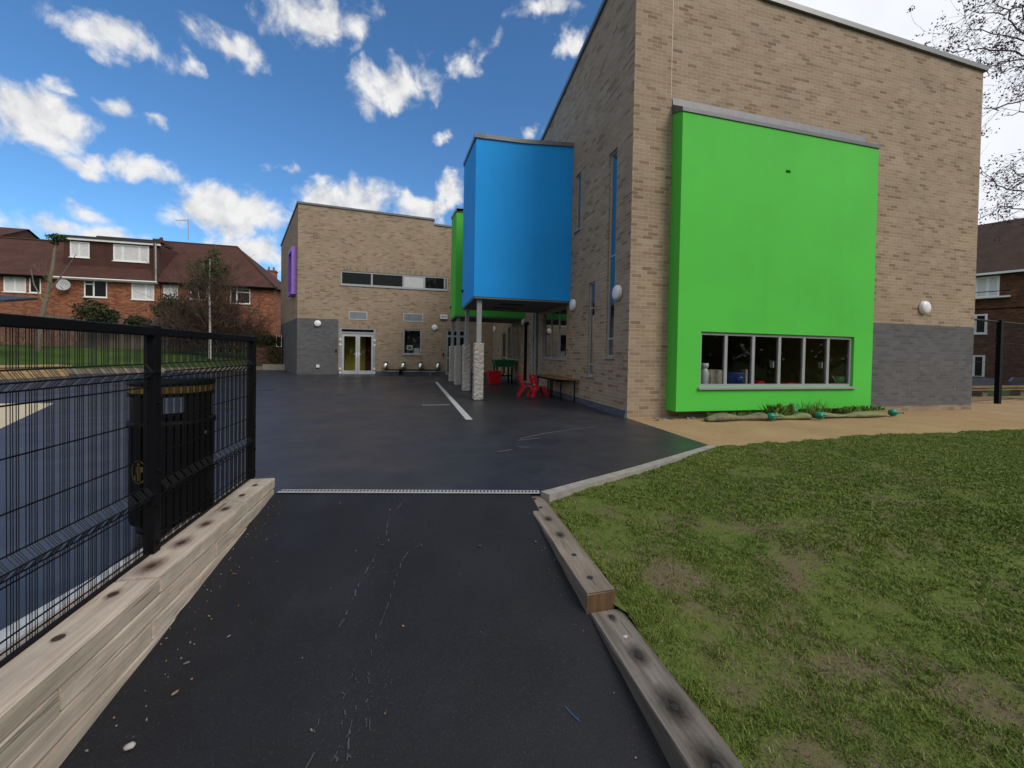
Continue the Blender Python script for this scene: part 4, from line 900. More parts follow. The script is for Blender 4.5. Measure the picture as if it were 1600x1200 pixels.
sleeper((XW0, 1.2), (XW1-.001, 2.053), -.130, -.132, .084, 'oak', 'pale sleeper in the third course beside the leaf litter', grp=G1)
sleeper((XW0, -.8), (XW1+.0, 1.193), -.128, -.130, .084, 'oak', 'pale sleeper at the near end of the third course with a rusty gap above', grp=G1)
sleeper((XW0, .6), (XW1+.006, 2.3), -.222, -.224, .085, 'oak', 'lowest pale sleeper half sunk in the ramp edge on the left', grp=G1)
G2 = 'weathered sleepers edging the lawn'
sleeper((.888, 1.862), (1.055, 3.2), -.195, -.155, .125, 'oak_mid', 'brownish weathered sleeper edging the lawn beside the top of the ramp', [(.975, 3.1, .4), (.975, 2.93, .4), (.971, 2.727, .9), (.972, 2.483, .9), (.968, 2.228, .3), (.967, 1.992, .3)], 'stain', G2, 'endgrain', hr=.014, sr=.07)
sleeper((.902, -.4), (1.085, 1.856), -.325, -.305, .135, 'oak_grey', 'grey weathered sleeper in the right foreground, one step lower', [(1.0, 1.80, .6), (.998, 1.545, 1.1), (.995, 1.285, 1.5), (.99, 1.06, 1.7), (.99, .8, 1)], 'stain', G2, 'endgrain', hr=.014, sr=.08)
sleeper((.905, -1.6), (1.08, 3.0), -.62, -.45, .17, 'oak_grey', 'dark lower sleeper under the grey one at the foot of the ramp edge', grp=G2) if False else None
# =================================================================== MESH FENCE
fe = thing('mesh_fence', (-1.33, 2.38, .1), 'black welded mesh fence with a flat top rail standing along the pale sleeper wall', 'fence')
XF = -1.335
def fprofile():
    return [(0, 1.262), (0, 1.115), (.030, 1.072), (0, 1.038), (0, .485), (.030, .445), (0, .405), (0, .135)]
def fpanel(y0, y1):
    mb = MB(); n = int((y1-y0)/.066)
    for i in range(n+1):
        for j, o in enumerate((0, .018, .0265, .038, .0462)):
            y = y0+.01+i*.066+o
            if y > y1-.008: continue
            mb.tube([(XF+dx+(.004 if j == 0 else 0), y, z) for dx, z in fprofile()], .0016, 4, cap=False)
    for z, dx in ((1.113, 0), (1.072, .032), (1.04, 0), (.995, 0), (.818, 0), (.632, 0), (.487, 0), (.445, .032), (.405, 0), (.385, 0), (.205, 0), (.165, 0), (.138, 0)):
        mb.tube([(XF+dx-.004, y0, z), (XF+dx-.004, y1+.012, z)], .0034, 5)
    mb.box((XF-.006, y0, .128), (XF+.006, y1, .145))
    mb.build('mesh_panel', M['blackp'], fe)
    mb = MB(); mb.box((XF-.028, y0-.01, 1.258), (XF+.024, y1+.01, 1.302), bevel=.006); mb.build('top_rail', M['blackp'], fe)
fpanel(-.55, 2.342); fpanel(2.415, 3.572)
for y, zt in ((2.378, 1.312), (3.60, 1.305)):
    mb = MB(); mb.box((XF-.028, y-.0275, .125), (XF+.02, y+.0275, zt), bevel=.005); p_ = mb.build('post', M['blackp'], fe)
    mb = MB()
    for z in (1.07, .91, .555, .37, .18):
        mb.lathe([(0, 0), (.012, 0), (.012, .02), (0, .026)], (XF-.003, y+.0275, z), (0, 1, 0), 10); mb.lathe([(0, 0), (.010, 0), (.010, .008), (0, .012)], (XF+.02, y, z), (1, 0, 0), 10)
    mb.build('clamp_bolts', M['blackp'], p_)
# =================================================================== LITTER BIN
bx, by, br = -1.565, 2.985, .212
lb = thing('litter_bin', (bx, by, 0), 'round black litter bin with a gold band and emblem behind the mesh fence', 'litter bin')
C3 = (bx, by, 0)
MB().lathe([(0, .03), (.17, .03), (.18, .04), (.18, .07), (.13, .075), (.13, .10)], C3, seg=40).build('base', M['black'], lb, True)
MB().lathe([(.10, .095), (br-.005, .10), (br, .115), (br, .70), (br+.012, .705), (br+.012, .735), (br-.012, .74), (br-.02, .70), (br-.03, .3), (0, .3)], C3, seg=48).build('body', M['black'], lb, True)
view = math.atan2(-by, -bx)
mb = MB(); 
for k in range(4):
    a0 = view+R(38)+k*math.pi/2-R(22); mb.lathe([(br-.002, .735), (br-.002, .895)], C3, seg=8, a0=a0, a1=a0+R(44)); mb.lathe([(br-.02, .895), (br-.02, .735)], C3, seg=8, a0=a0, a1=a0+R(44))
    for aa in (a0, a0+R(44)):
        d = Vector((math.cos(aa), math.sin(aa), 0)); mb.poly([Vector(C3)+d*(br-.02)+Z*.735, Vector(C3)+d*(br-.002)+Z*.735, Vector(C3)+d*(br-.002)+Z*.895, Vector(C3)+d*(br-.02)+Z*.895])
mb.build('hood_pillars', M['black'], lb, False)
MB().lathe([(0, .90), (br-.01, .89), (br+.004, .893), (br+.004, .915)], C3, seg=48).build('hood_rim', M['black'], lb, True)
MB().lathe([(br+.0, .915), (br+.0, .96)], C3, seg=48).build('gold_band', M['gold'], lb, True)
MB().lathe([(br+.0, .958), (br+.01, .965), (br+.008, .985), (br-.02, 1.003), (br-.06, 1.01), (0, 1.012)], C3, seg=48).build('lid', M['black'], lb, True)
# emblem: an oval ring with a small standing figure, following the curve of the bin
ea = view-R(48)
def onbin(du, z, o=.003):
    a_ = ea+du/br; return Vector((bx+(br+o)*math.cos(a_), by+(br+o)*math.sin(a_), z))
mb = MB(); k = 28
for i in range(k):
    a0, a1 = 2*math.pi*i/k, 2*math.pi*(i+1)/k
    mb.poly([onbin(.052*math.cos(a0), .44+.072*math.sin(a0)), onbin(.052*math.cos(a1), .44+.072*math.sin(a1)), onbin(.046*math.cos(a1), .44+.065*math.sin(a1)), onbin(.046*math.cos(a0), .44+.065*math.sin(a0))])
for (u0, u1, z0, z1) in ((-.008, .004, .385, .47), (.006, .016, .385, .45), (-.008, .016, .45, .475), (-.02, -.008, .43, .47), (.016, .03, .44, .472), (-.03, -.018, .39, .42)):
    mb.poly([onbin(u0, z0), onbin(u1, z0), onbin(u1, z1), onbin(u0, z1)])
for i in range(10):
    a0, a1 = 2*math.pi*i/10, 2*math.pi*(i+1)/10; mb.poly([onbin(.003, .487), onbin(.003+.011*math.cos(a0), .487+.011*math.sin(a0)), onbin(.003+.011*math.cos(a1), .487+.011*math.sin(a1))])
mb.build('emblem', M['gold'], lb)
MB().lathe([(0, 0), (.014, 0), (.012, .008), (0, .01)], onbin(.36, .645, -.002), (math.cos(view+R(49)), math.sin(view+R(49)), 0), 12).build('lock', M['steel'], lb)

# =================================================================== GRASS, LITTER
def vnoise(x, y, sc, seed):
    r_ = np.random.default_rng(seed); g = r_.random((256, 256)); X, Y = x*sc, y*sc
    i, j = np.floor(X).astype(int), np.floor(Y).astype(int); fx, fy = X-i, Y-j; fx, fy = fx*fx*(3-2*fx), fy*fy*(3-2*fy)
    g_ = lambda a, b: g[a % 256, b % 256]
    return (g_(i, j)*(1-fx)+g_(i+1, j)*fx)*(1-fy)+(g_(i, j+1)*(1-fx)+g_(i+1, j+1)*fx)*fy
PATCH = [(1.5, 1.99, .16), (1.42, 1.7, .12), (2.02, 3.32, .12), (1.8, 2.68, .14), (2.23, 2.39, .14), (2.87, 2.37, .12), (1.35, 1.32, .09), (1.56, 1.42, .13), (1.45, 1.62, .1), (1.2, 2.49, .12), (1.25, 2.23, .1), (2.2, 1.46, .1), (3.18, 1.82, .14), (2.99, 1.51, .12), (1.34, 1.06, .09), (2.38, 1.06, .13), (1.91, 1.34, .1), (1.2, 1.5, .1), (1.44, 2.9, .13), (1.3, 3.0, .12), (4.3, 2.6, .2), (3.6, 3.4, .2)]
def lawn_blades():
    N = 1250000
    y = 4.5-4.5*rng.random(N)**.85; x = 1.095+rng.random(N)**1.35*13
    fw = x*.2367+y*.9715; rt = x*.9715-y*.2367
    keep = (fw > .3) & (rt/np.maximum(fw, .01) < 3.2) & (y > .0) & ((rt/np.maximum(fw, .01) < 1.42) | (rng.random(N) < .6))
    x, y = x[keep], y[keep]
    top = np.array([lawn_top(float(a)) for a in x]); keep = y < top-.01+.05*(vnoise(x, y, 6., 9)-.5); x, y = x[keep], y[keep]
    d = .55*vnoise(x, y, 2.1, 1)+.3*vnoise(x, y, 6.3, 2)+.15*vnoise(x, y, 17., 3)
    bare = np.ones_like(x)
    for px_, py_, pr in PATCH:
        q = np.hypot((x-px_)/1.5, y-py_)/pr; bare = np.minimum(bare, np.clip((q-.7+.5*(vnoise(x, y, 14., 5)-.5))*1.6, .0, 1))
    prob = np.clip((d-.17)*5, .12, 1)*np.clip(bare+.2, 0, 1)
    clump = vnoise(x, y, 22., 6); prob *= np.clip(.5+1.0*clump, 0, 1)
    keep = rng.random(len(x)) < prob; x, y, d, clump = x[keep], y[keep], d[keep], clump[keep]
    n = len(x); z = np.array([lz(float(a), float(b)) for a, b in zip(x, y)])-.004
    h = (.008+.018*rng.random(n)**1.7)*(.55+.9*clump)*(.75+.5*d); w = .0012+.0013*rng.random(n); w = w*np.clip(np.hypot(x, y)/2.2, 1, 2.2)
    a = rng.random(n)*2*np.pi; lean = .35+.9*rng.random(n); la = rng.random(n)*2*np.pi
    dx, dy = np.cos(a)*w, np.sin(a)*w; lx, ly = np.cos(la)*lean*h, np.sin(la)*lean*h
    P = np.zeros((n, 5, 3)); 
    P[:, 0] = np.stack([x-dx, y-dy, z], 1); P[:, 1] = np.stack([x+dx, y+dy, z], 1)
    P[:, 2] = np.stack([x+dx*.7+lx*.4, y+dy*.7+ly*.4, z+h*.65], 1); P[:, 3] = np.stack([x-dx*.7+lx*.4, y-dy*.7+ly*.4, z+h*.65], 1)
    P[:, 4] = np.stack([x+lx, y+ly, z+h*.95], 1)
    u = np.clip(.15+.55*d+.28*(rng.random(n)-.5)+.25*(vnoise(x, y, 1.3, 8)-.5), 0, .85); dead = rng.random(n) < .06; u[dead] = .98
    return P, u
def blades_mesh(name, P, u, mat, props):
    n = len(P); me = bpy.data.meshes.new(name); me.vertices.add(n*5); me.vertices.foreach_set('co', P.reshape(-1).astype(np.float32))
    base = np.arange(n)*5
    loops = np.stack([base, base+1, base+2, base+3, base+3, base+2, base+4], 1).ravel(); me.loops.add(n*7); me.loops.foreach_set('vertex_index', loops.astype(np.int32))
    ls = np.stack([np.arange(n)*7, np.arange(n)*7+4], 1).ravel(); me.polygons.add(n*2); me.polygons.foreach_set('loop_start', ls.astype(np.int32))
    me.polygons.foreach_set('loop_total', np.tile([4, 3], n).astype(np.int32))
    l = me.uv_layers.new(name='UVMap'); uv = np.zeros((n*7, 2), np.float32); uv[:, 0] = np.repeat(u, 7); l.data.foreach_set('uv', uv.ravel())
    me.update(calc_edges=True); me.materials.append(mat); ob = bpy.data.objects.new(name, me); COL.objects.link(ob)
    for k, v in props.items(): ob[k] = v
    return ob
blades_mesh('grass', *lawn_blades(), M['grass'], {'kind': 'stuff', 'label': 'short patchy green grass growing on the lawn', 'category': 'grass'})
# loose bits on the ramp
mb = MB(); r_ = random.Random(3)
def flake(x, y, z, sx, sy, mi, tilt=.25):
    a_ = r_.uniform(0, 6.28); q = []
    for i in range(6):
        t = 2*math.pi*i/6; px_, py_ = sx*math.cos(t)*r_.uniform(.7, 1.1), sy*math.sin(t)*r_.uniform(.7, 1.1); q.append((x+px_*math.cos(a_)-py_*math.sin(a_), y+px_*math.sin(a_)+py_*math.cos(a_), z+.004+tilt*px_))
    lo = [(a, b, c-.004) for a, b, c in q]; mb.add(q+lo, [(0, 1, 2, 3, 4, 5)]+[(i, (i+1) % 6, 6+(i+1) % 6, 6+i)[::-1] for i in range(6)], mi)
for i in range(110):
    e = r_.random()
    if e < .62: x = -1.14+abs(r_.gauss(0, .12)); y = r_.uniform(1.2, 3.4)
    elif e < .8: x = .87-abs(r_.gauss(0, .06)); y = r_.uniform(1.0, 3.1)
    else: x = r_.uniform(-1.1, .85); y = r_.uniform(1.0, 3.3)
    s_ = r_.uniform(.0010, .0032); flake(x, y, rz(x, y)+.001, s_*r_.uniform(1, 2), s_, r_.choice((0, 0, 0, 1, 2)))
for x, y, sx, sy, mi in ((-.93, 1.79, .018, .006, 1), (-1.02, 2.52, .03, .003, 2), (-.96, 1.93, .012, .004, 0), (-.2, 3.1, .01, .005, 0), (-1.0, 2.2, .012, .004, 1), (.8, 2.5, .012, .007, 0), (-.85, 2.05, .01, .003, 0)): flake(x, y, rz(x, y)+.002, sx, sy, mi)
mb.build('leaf_litter', [simple('pale_chips', (.20, .19, .175), .9), simple('tan_leaf', (.36, .22, .11), .9), simple('rust_bits', (.22, .08, .04), .9)], props={'kind': 'stuff', 'label': 'scattered pale chips and leaf bits on the dark ramp', 'category': 'litter'})
def stone(c, s, label):
    bm = bmesh.new(); bmesh.ops.create_icosphere(bm, subdivisions=2, radius=1); r_ = random.Random(label)
    for v in bm.verts: v.co = Vector((v.co.x*s*1.4, v.co.y*s, v.co.z*s*.6))*r_.uniform(.85, 1.1)+Vector(c)
    bm.verts.index_update(); q = MB(); q.add([v.co.copy() for v in bm.verts], [[v.index for v in f.verts] for f in bm.faces]); bm.free()
    q.build('stone', simple('pale_stone', (.36, .35, .33), .8, 0, .3, 40), None, True, tagd(label, 'stone'))
stone((-.965, 1.60, rz(-.965, 1.60)+.008), .014, 'white pebble at the bottom edge of the ramp, lower left')
stone((1.0, 1.665, -.1745), .012, 'pale grey pebble lying on top of the grey lawn sleeper')
MB().tube([(.60, 1.44, rz(.6, 1.44)+.005), (.615, 1.41, rz(.615, 1.41)+.005), (.637, 1.375, rz(.637, 1.375)+.005)], .0013, 6).build('drinking_straw', M['straw'], props=tagd('tiny blue straw lying on the ramp near the right sleeper', 'straw'))
r_ = random.Random(5); mb = MB(); flake(.42, 2.53, rz(.42, 2.53), .022, .012, 0); mb.build('dead_leaf', simple('brown_leaf', (.06, .035, .025), .9), props=tagd('single brown leaf in the middle of the ramp', 'leaf'))

# planting bags along the foot of the green bay
def bagmesh(x0, x1, y, r, mat, label):
    mb = MB(); n = 16; k = 12; vs = []; rr = random.Random(label)
    for i in range(n+1):
        t = i/n; x = x0+(x1-x0)*t; q = r*(.85+.25*math.sin(t*9+x0)+rr.uniform(-.06, .06))
        if i in (0, n): q *= .72
        for j in range(k):
            a_ = 2*math.pi*j/k; vs.append((x+rr.gauss(0, .01), y+.03*math.sin(t*5+x0)+q*1.5*math.cos(a_), max(0.0, .75*q+q*.85*math.sin(a_))-.008))
    mb.add(vs, [(i*k+j, i*k+(j+1) % k, (i+1)*k+(j+1) % k, (i+1)*k+j) for i in range(n) for j in range(k)]+[tuple(range(k))[::-1], tuple(n*k+j for j in range(k))])
    mb.build('planting_bag', M[mat], None, True, tagd(label, 'planting bag', 'long planting bags laid against the green bay'))
bagmesh(5.25, 6.6, 6.12, .085, 'bag_dirty', 'muddy flat planting bag at the left foot of the green bay')
bagmesh(6.72, 7.62, 6.08, .075, 'bag', 'short pale green planting bag between two teal watering cans')
bagmesh(7.9, 9.75, 6.10, .075, 'bag', 'long pale green planting bag at the right foot of the green bay')
def leafclump(name, pts, n, spread, hmin, hmax, mat, label, cat, wide=.006, parent=None):
    P = np.zeros((n, 5, 3)); u = rng.random(n)
    pts = np.array(pts); c = pts[rng.integers(0, len(pts), n)]; x = c[:, 0]+rng.normal(0, spread, n); y = c[:, 1]+rng.normal(0, spread*.4, n); z = c[:, 2]*np.ones(n)
    h = hmin+(hmax-hmin)*rng.random(n)**2; a = rng.random(n)*6.28; w = wide*(.5+rng.random(n)); la = rng.random(n)*6.28; ln = h*(.2+.8*rng.random(n))
    dx, dy = np.cos(a)*w, np.sin(a)*w; lx, ly = np.cos(la)*ln, np.sin(la)*ln*.5
    P[:, 0] = np.stack([x-dx, y-dy, z], 1); P[:, 1] = np.stack([x+dx, y+dy, z], 1); P[:, 2] = np.stack([x+dx*1.4+lx*.5, y+dy*1.4+ly*.5, z+h*.6], 1); P[:, 3] = np.stack([x-dx*1.4+lx*.5, y-dy*1.4+ly*.5, z+h*.6], 1); P[:, 4] = np.stack([x+lx, y+ly, z+h], 1)
    return blades_mesh(name, P, u, M[mat], tagd(label, cat))
leafclump('weed_clump', [(x, 6.24, .02) for x in np.linspace(5.5, 6.5, 12)], 500, .05, .03, .14, 'weed', 'low green weeds behind the muddy planting bag', 'weeds')
leafclump('leafy_plant', [(x, 6.12, .09) for x in np.linspace(6.75, 7.25, 8)], 420, .06, .05, .24, 'weed', 'leafy broad plant growing from the short planting bag', 'plant', .016)
leafclump('grass_tuft', [(x, 6.24, .05) for x in np.linspace(7.7, 8.3, 8)], 160, .05, .08, .36, 'weed', 'thin tall grass tuft behind the front teal watering can', 'plant', .004)
leafclump('bean_plant', [(x, 6.12, .12) for x in np.linspace(8.6, 9.7, 12)], 420, .05, .03, .13, 'weed', 'low row of seedlings on the long planting bag', 'plant', .011)
def watering_can(c, rz_, label, tilt=0.):
    t = thing('watering_can', (0, 0, 0), label, 'watering can', 'teal plastic watering cans by the planting bags')
    MB().lathe([(0, 0), (.075, 0), (.085, .02), (.085, .08), (.07, .12), (.045, .135), (0, .13)], (0, 0, 0), seg=22).build('body', M['teal_p'], t, True)
    MB().tube([(.07, 0, .03), (.13, 0, .09), (.17, 0, .14)], [.02, .014, .013], 8).build('spout', M['teal_p'], t, True)
    MB().lathe([(.013, 0), (.032, .02), (0, .024)], (.168, 0, .138), (.6, 0, .8), 12).build('rose', M['teal_p'], t, True)
    MB().tube([(-.06, 0, .11), (-.11, 0, .15), (-.09, 0, .2), (-.01, 0, .2), (.04, 0, .13)], .011, 8).build('handle', M['teal_p'], t, True)
    t.location = c; t.rotation_euler = (tilt, 0, rz_); t.scale = (.85, .85, .85); return t
w1 = watering_can((6.60, 6.02, .06), R(10), 'teal watering can lying at the left between the two left planting bags', R(75))
c_ = copy_tree(w1, (7.33, 6.12, .11), R(150), 'teal watering can standing highest, on the plants in the middle'); c_.rotation_euler = (R(20), 0, R(150))
c_ = copy_tree(w1, (7.74, 5.98, .07), R(200), 'teal watering can lying in front of the gap between the two right bags'); c_.rotation_euler = (R(-80), 0, R(200))
c_ = copy_tree(w1, (9.9, 6.08, .07), R(-20), 'teal watering can at the far right end of the planting bags'); c_.rotation_euler = (R(80), 0, R(-20))
mb = MB(); mb.tube([(7.8, 5.97, .05), (8.05, 5.96, .03), (8.3, 5.93, .03), (8.5, 5.95, .04)], .008, 6); mb.build('garden_hose', M['blackp'], None, True, tagd('thin dark hose trailing from the teal can along the right planting bag', 'hose'))
mb = MB(); r_ = random.Random(11)
for i in range(14): flake(r_.uniform(4.3, 5.3), r_.uniform(6.35, 6.6), .0, r_.uniform(.03, .09), r_.uniform(.02, .05), 0, .3)
mb.build('rubble', M['concrete'], props={'kind': 'stuff', 'label': 'loose pale rubble at the corner left of the green bay', 'category': 'rubble'})

# =================================================================== BACK LEFT: fences, hedges, houses
def leaves(center, rad, n, size, seed, shell=.35, squash=1., holes=.35):
    r2 = np.random.default_rng(seed); v = r2.normal(size=(n*3, 3)); v /= np.linalg.norm(v, axis=1)[:, None]
    rr = shell+(1-shell)*r2.random(n*3)**.6
    p = v*rr[:, None]; q = .5+.5*np.sin(p[:, 0]*4.1+seed)*np.sin(p[:, 1]*3.7+seed*2)*np.sin(p[:, 2]*4.6+seed*.7)
    k = q > holes*r2.random(n*3)*1.4; p = p[k][:n]; out = 1+.22*np.sin(p[:, 0]*7+seed)*np.sin(p[:, 2]*6+seed*3)
    p = p*out[:, None]*np.array(rad)+np.array(center); m_ = len(p)
    a = r2.normal(size=(m_, 3)); a /= np.linalg.norm(a, axis=1)[:, None]; b = np.cross(a, r2.normal(size=(m_, 3))); b /= np.linalg.norm(b, axis=1)[:, None]
    s_ = size*(.5+r2.random(m_))[:, None]; P = np.zeros((m_, 5, 3))
    P[:, 0] = p-b*s_*.3; P[:, 1] = p+b*s_*.3; P[:, 2] = p+b*s_*.35+a*s_*.8; P[:, 3] = p-b*s_*.35+a*s_*.8; P[:, 4] = p+a*s_*1.3
    u = np.clip(r2.random(m_)*.7+.3*(v[k][:n][:, 2] if False else r2.random(m_)), 0, 1); return P, u
def leafpart(name, chunks, mat, parent, props=None):
    P = np.concatenate([c[0] for c in chunks]); u = np.concatenate([c[1] for c in chunks])
    if parent is not None: P = P-np.array(ORG[parent.name])
    o = blades_mesh(name, P, u, M[mat], props or {})
    if parent is not None: o.parent = parent
    return o
def twigs(mb, base, n, h, spread, r0, seed, depth=2, up=.7):
    r_ = random.Random(seed)
    def grow(p, d, l, r, k):
        pts = [p]; q = Vector(p)
        for i in range(3):
            d = (d+Vector((r_.gauss(0, .16), r_.gauss(0, .16), r_.gauss(.03, .1)))).normalized(); q = q+d*l/3; pts.append(q.copy())
        mb.tube(pts, [r, r*.85, r*.7, r*.5], 4, cap=False)
        if k > 0:
            for j in range(4):
                t = r_.choice(pts[1:]); nd = (d+Vector((r_.gauss(0, .6), r_.gauss(0, .6), r_.gauss(.1, .4)))).normalized(); grow(t, nd, l*r_.uniform(.45, .75), r*.55, k-1)
    for i in range(n):
        b = Vector(base)+Vector((r_.uniform(-spread, spread), r_.uniform(-spread, spread)*.5, 0)); grow(b, Vector((r_.gauss(0, .35), r_.gauss(0, .3), up)).normalized(), h*r_.uniform(.5, .9), r0, depth)
# timber sleepers edging the raised lawn
for (xa, ya, xb, yb2, lab) in ((-22, 15.9, -15.05, 19.85, 'long low timber edge left of the yellow planter by the raised lawn'), (-15.0, 19.9, -12.25, 21.75, 'low pale timber edge of the raised lawn behind the litter bin'), (-12.2, 21.8, -8.7, 24.85, 'low pale timber edge of the raised lawn leading to the back building')):
    d = Vector((xb-xa, yb2-ya, 0)); l = d.length; d.normalize(); n = Vector((d.y, -d.x, 0)); mb = MB(); mb.obox((xa, ya, 0), d, n, 0, l, -.18, .05, 0, .2); mb.build('lawn_edging', M['pine' if False else 'oak_mid'], props=tagd(lab, 'timber edging', 'timber edges of the raised lawn'))
mb = MB(); mb.obox((-8.68, 24.9, 0), (1, .1, 0), (.1, -1, 0), 0, 1.9, -.1, .12, 0, .32); mb.build('kerb_block', M['concrete'], props=tagd('pale concrete kerb at the foot of the old wall beside the back building', 'kerb'))
pl = thing('wooden_planter', (-13.6, 17.2, 0), 'yellow pine play planter with a step, seen through the mesh fence', 'planter')
d = Vector((.55, .83, 0)).normalized(); n = Vector((d.y, -d.x, 0)); O_ = Vector((-14.6, 17.0, 0))
mb = MB(); mb.obox(O_, d, n, 0, 2.2, -.9, 0, 0, .38); mb.build('box', M['pine'], pl)
mb = MB(); mb.obox(O_, d, n, -.06, 2.26, -.96, .06, .381, .43); mb.build('top_board', M['pine'], pl)
mb = MB(); mb.obox(O_, d, n, .2, 1.2, .08, .5, 0, .2); mb.build('step', M['pine'], pl)
bn = thing('wooden_bench', (-13.2, 15.6, 0), 'low pale wooden bench beside the yellow planter at the left edge', 'bench')
O2 = Vector((-14.2, 13.6, 0)); mb = MB(); mb.obox(O2, d, n, 0, 1.9, -.35, 0, .36, .42); mb.build('seat', M['pine'], bn)
for s_ in (.15, 1.6): mb = MB(); mb.obox(O2, d, n, s_, s_+.12, -.32, -.03, 0, .359); mb.build('leg', M['pine'], bn)
# boundary fences
def board_fence(name, a, b, z0, z1, bw, gap, mat, label, post=True, rail=True):
    a, b = Vector(a), Vector(b); d = (b-a); l = d.length; d.normalize(); n = Vector((d.y, -d.x, 0)); t = thing(name, tuple(a+Z*z0), label, 'fence'); mb = MB(); r_ = random.Random(label); s_ = 0
    while s_ < l-bw:
        mb.obox(a, d, n, s_, s_+bw, -.01, .015+r_.uniform(0, .01), z0+r_.uniform(0, .03), z1+r_.uniform(-.04, .04)); s_ += bw+gap
    mb.build('boards', M[mat], t)
    mb = MB(); mb.obox(a, d, n, 0, l, -.06, -.011, z0+.2, z0+.3); mb.obox(a, d, n, 0, l, -.06, -.011, z1-.3, z1-.2); mb.build('rails', M[mat], t)
    s_ = 0
    while s_ < l:
        q = MB(); q.obox(a, d, n, s_, s_+.1, -.16, -.061, z0-.1, z1+.05); q.build('post', M[mat], t); s_ += 2.4
    return t
board_fence('board_fence', (-21, 27.6, 0), (-13.4, 27.6, 0), 1.0, 2.9, .14, .012, 'fencewood', 'grey weathered board fence in front of the dormer house')
board_fence('picket_fence', (-13.3, 27.0, 0), (-9.0, 27.0, 0), .95, 2.3, .10, .055, 'fencebrown', 'orange brown upright boards behind the birch, right part of the boundary')
board_fence('board_fence', (-34, 27.0, 0), (-21.2, 27.6, 0), 1.0, 2.6, .14, .10, 'fencewood', 'gappy dark board fence at the far left behind the raised lawn')
ow = thing('garden_wall', (-8.7, 25.4, 0), 'old brown brick garden wall overgrown beside the back building', 'wall')
MB().box((-9.6, 25.6, 0), (-7.9, 25.85, 1.95)).build('brickwork', M['oldwall'], ow)
leafpart('ivy', [leaves((-8.75, 25.5, 1.75), (.95, .18, .32), 900, .06, 4), leaves((-8.3, 25.5, .9), (.5, .12, .6), 400, .05, 5)], 'ivy', ow)
mb = MB(); mb.tube([(-8.2, 25.5, 1.35), (-8.2, 25.5, 2.05)], .018, 6); mb.tube([(-7.93, 25.5, 1.35), (-7.93, 25.5, 2.05)], .018, 6); mb.tube([(-8.2, 25.5, 1.36), (-7.93, 25.5, 1.36)], .018, 6); mb.build('goal_frame', M['upvc'], props=tagd('small white U shaped frame standing on the old garden wall', 'frame'))
gp = MB(); gp.box((-8.35, 27.05, 0), (-8.1, 27.3, 3.3)); gp.build('gate_post', M['blackp'], props=tagd('tall black gate post tight against the side of the back building', 'gate post'))
# houses
HY = 33.
def house(name, label, x0, x1, hipR=False, wins=(), ridge=(None), dormer=None, zr_=9.62):
    h = thing(name, (x0, HY, 1.2), label, 'house', 'brick terrace houses beyond the raised lawn')
    zb, ze, zr, yr = 1.0, 5.86, zr_, 36.6; off = .05 if hipR else 0; xl = -20.3 if hipR else x0
    ops = [(a-x0, b-x0, c, d) for a, b, c, d in [w_[:4] for w_ in wins]]
    mb = MB(); wall(mb, (x0, HY, 0), (1, 0, 0), (0, -1, 0), x1-x0, [(0, ze), (x1-x0, ze)], ops, reveal=.08, z0=zb)
    mb.poly([(x1, HY, zb), (x1, 40.2, zb), (x1, 40.2, ze), (x1, HY, ze)])
    mb.poly([(x0, 40.2, zb), (x1, 40.2, zb), (x1, 40.2, ze), (x0, 40.2, ze)])
    mb.build('wall', M['red'], h)
    mb = MB(); ov_ = .35; yo = HY-.32; zo = ze-.02
    xr = x1-3.9 if hipR else x1
    xe = x1+.3 if hipR else x1
    mb.poly([(x0, yo, zo), (xe, yo, zo), (xr, yr, zr+off), (xl, yr, zr+off)]); mb.poly([(xe, 40.5, zo), (x0, 40.5, zo), (xl, yr, zr+off), (xr, yr, zr+off)])
    if hipR: mb.poly([(xe, yo, zo), (xe, 40.5, zo), (xr, yr, zr+off)])
    rf = mb.build('roof', M['tile'], h)
    mb = MB(); mb.tube([(x0, yr, zr+.02), (xr, yr, zr+.02)], .09, 6)
    if hipR: mb.tube([(xr, yr, zr+.02), (xe, yo, zo+.03)], .08, 6)
    mb.build('ridge_tiles', M['tile2'], rf)
    mb = MB(); mb.box((x0, yo+.02, ze-.13), (xe-.02, HY-.003, ze-.04)); mb.tube([(x0, yo-.04, ze-.03), (xe, yo-.04, ze-.03)], .055, 6); mb.build('gutter', M['upvc'] if dormer else M['blackp'], h)
    for w_ in wins:
        a, b, c, d, mu, tr, gm = w_
        window(h, (x0, HY, 0), (1, 0, 0), (0, -1, 0), a-x0+.003, b-x0-.003, c, d-.003, [q-x0 for q in mu], tr, fw=.075, depth=.04, fm='upvc', gm=gm, sill=.06, sillm='upvc')
    return h, rf
h3, rf3 = house('terrace_house', 'red brick house at the left end of the terrace with a plain brown roof', -34, -24.25, wins=[(-26.95, -25.75, 4.72, 5.8, [-26.35], [], 'curtain'), (-25.6, -24.95, 4.72, 5.8, [], [], 'dglass'), (-31, -29.6, 4.7, 5.8, [-30.3], [], 'dglass')], zr_=9.06)
h1, rf1 = house('terrace_house', 'middle red brick house with a wide flat roofed dormer and satellite dish', -24.24, -18.15, wins=[(-22.6, -21.27, 4.6, 5.79, [-22.05], [(0, 5.5)], 'dglass'), (-19.87, -18.5, 4.56, 5.79, [-19.02], [(1, 5.5)], 'curtain')], dormer=True)
dy = 33.75
mb = MB(); DO = Vector((-24.24, dy, 0)); dl = 5.9
wall(mb, DO, (1, 0, 0), (0, -1, 0), dl, [(0, 8.62), (dl, 8.62)], [(.33, 1.46, 7.44, 8.55), (2.83, 5.0, 7.36, 8.57)], z0=6.25, reveal=.06)
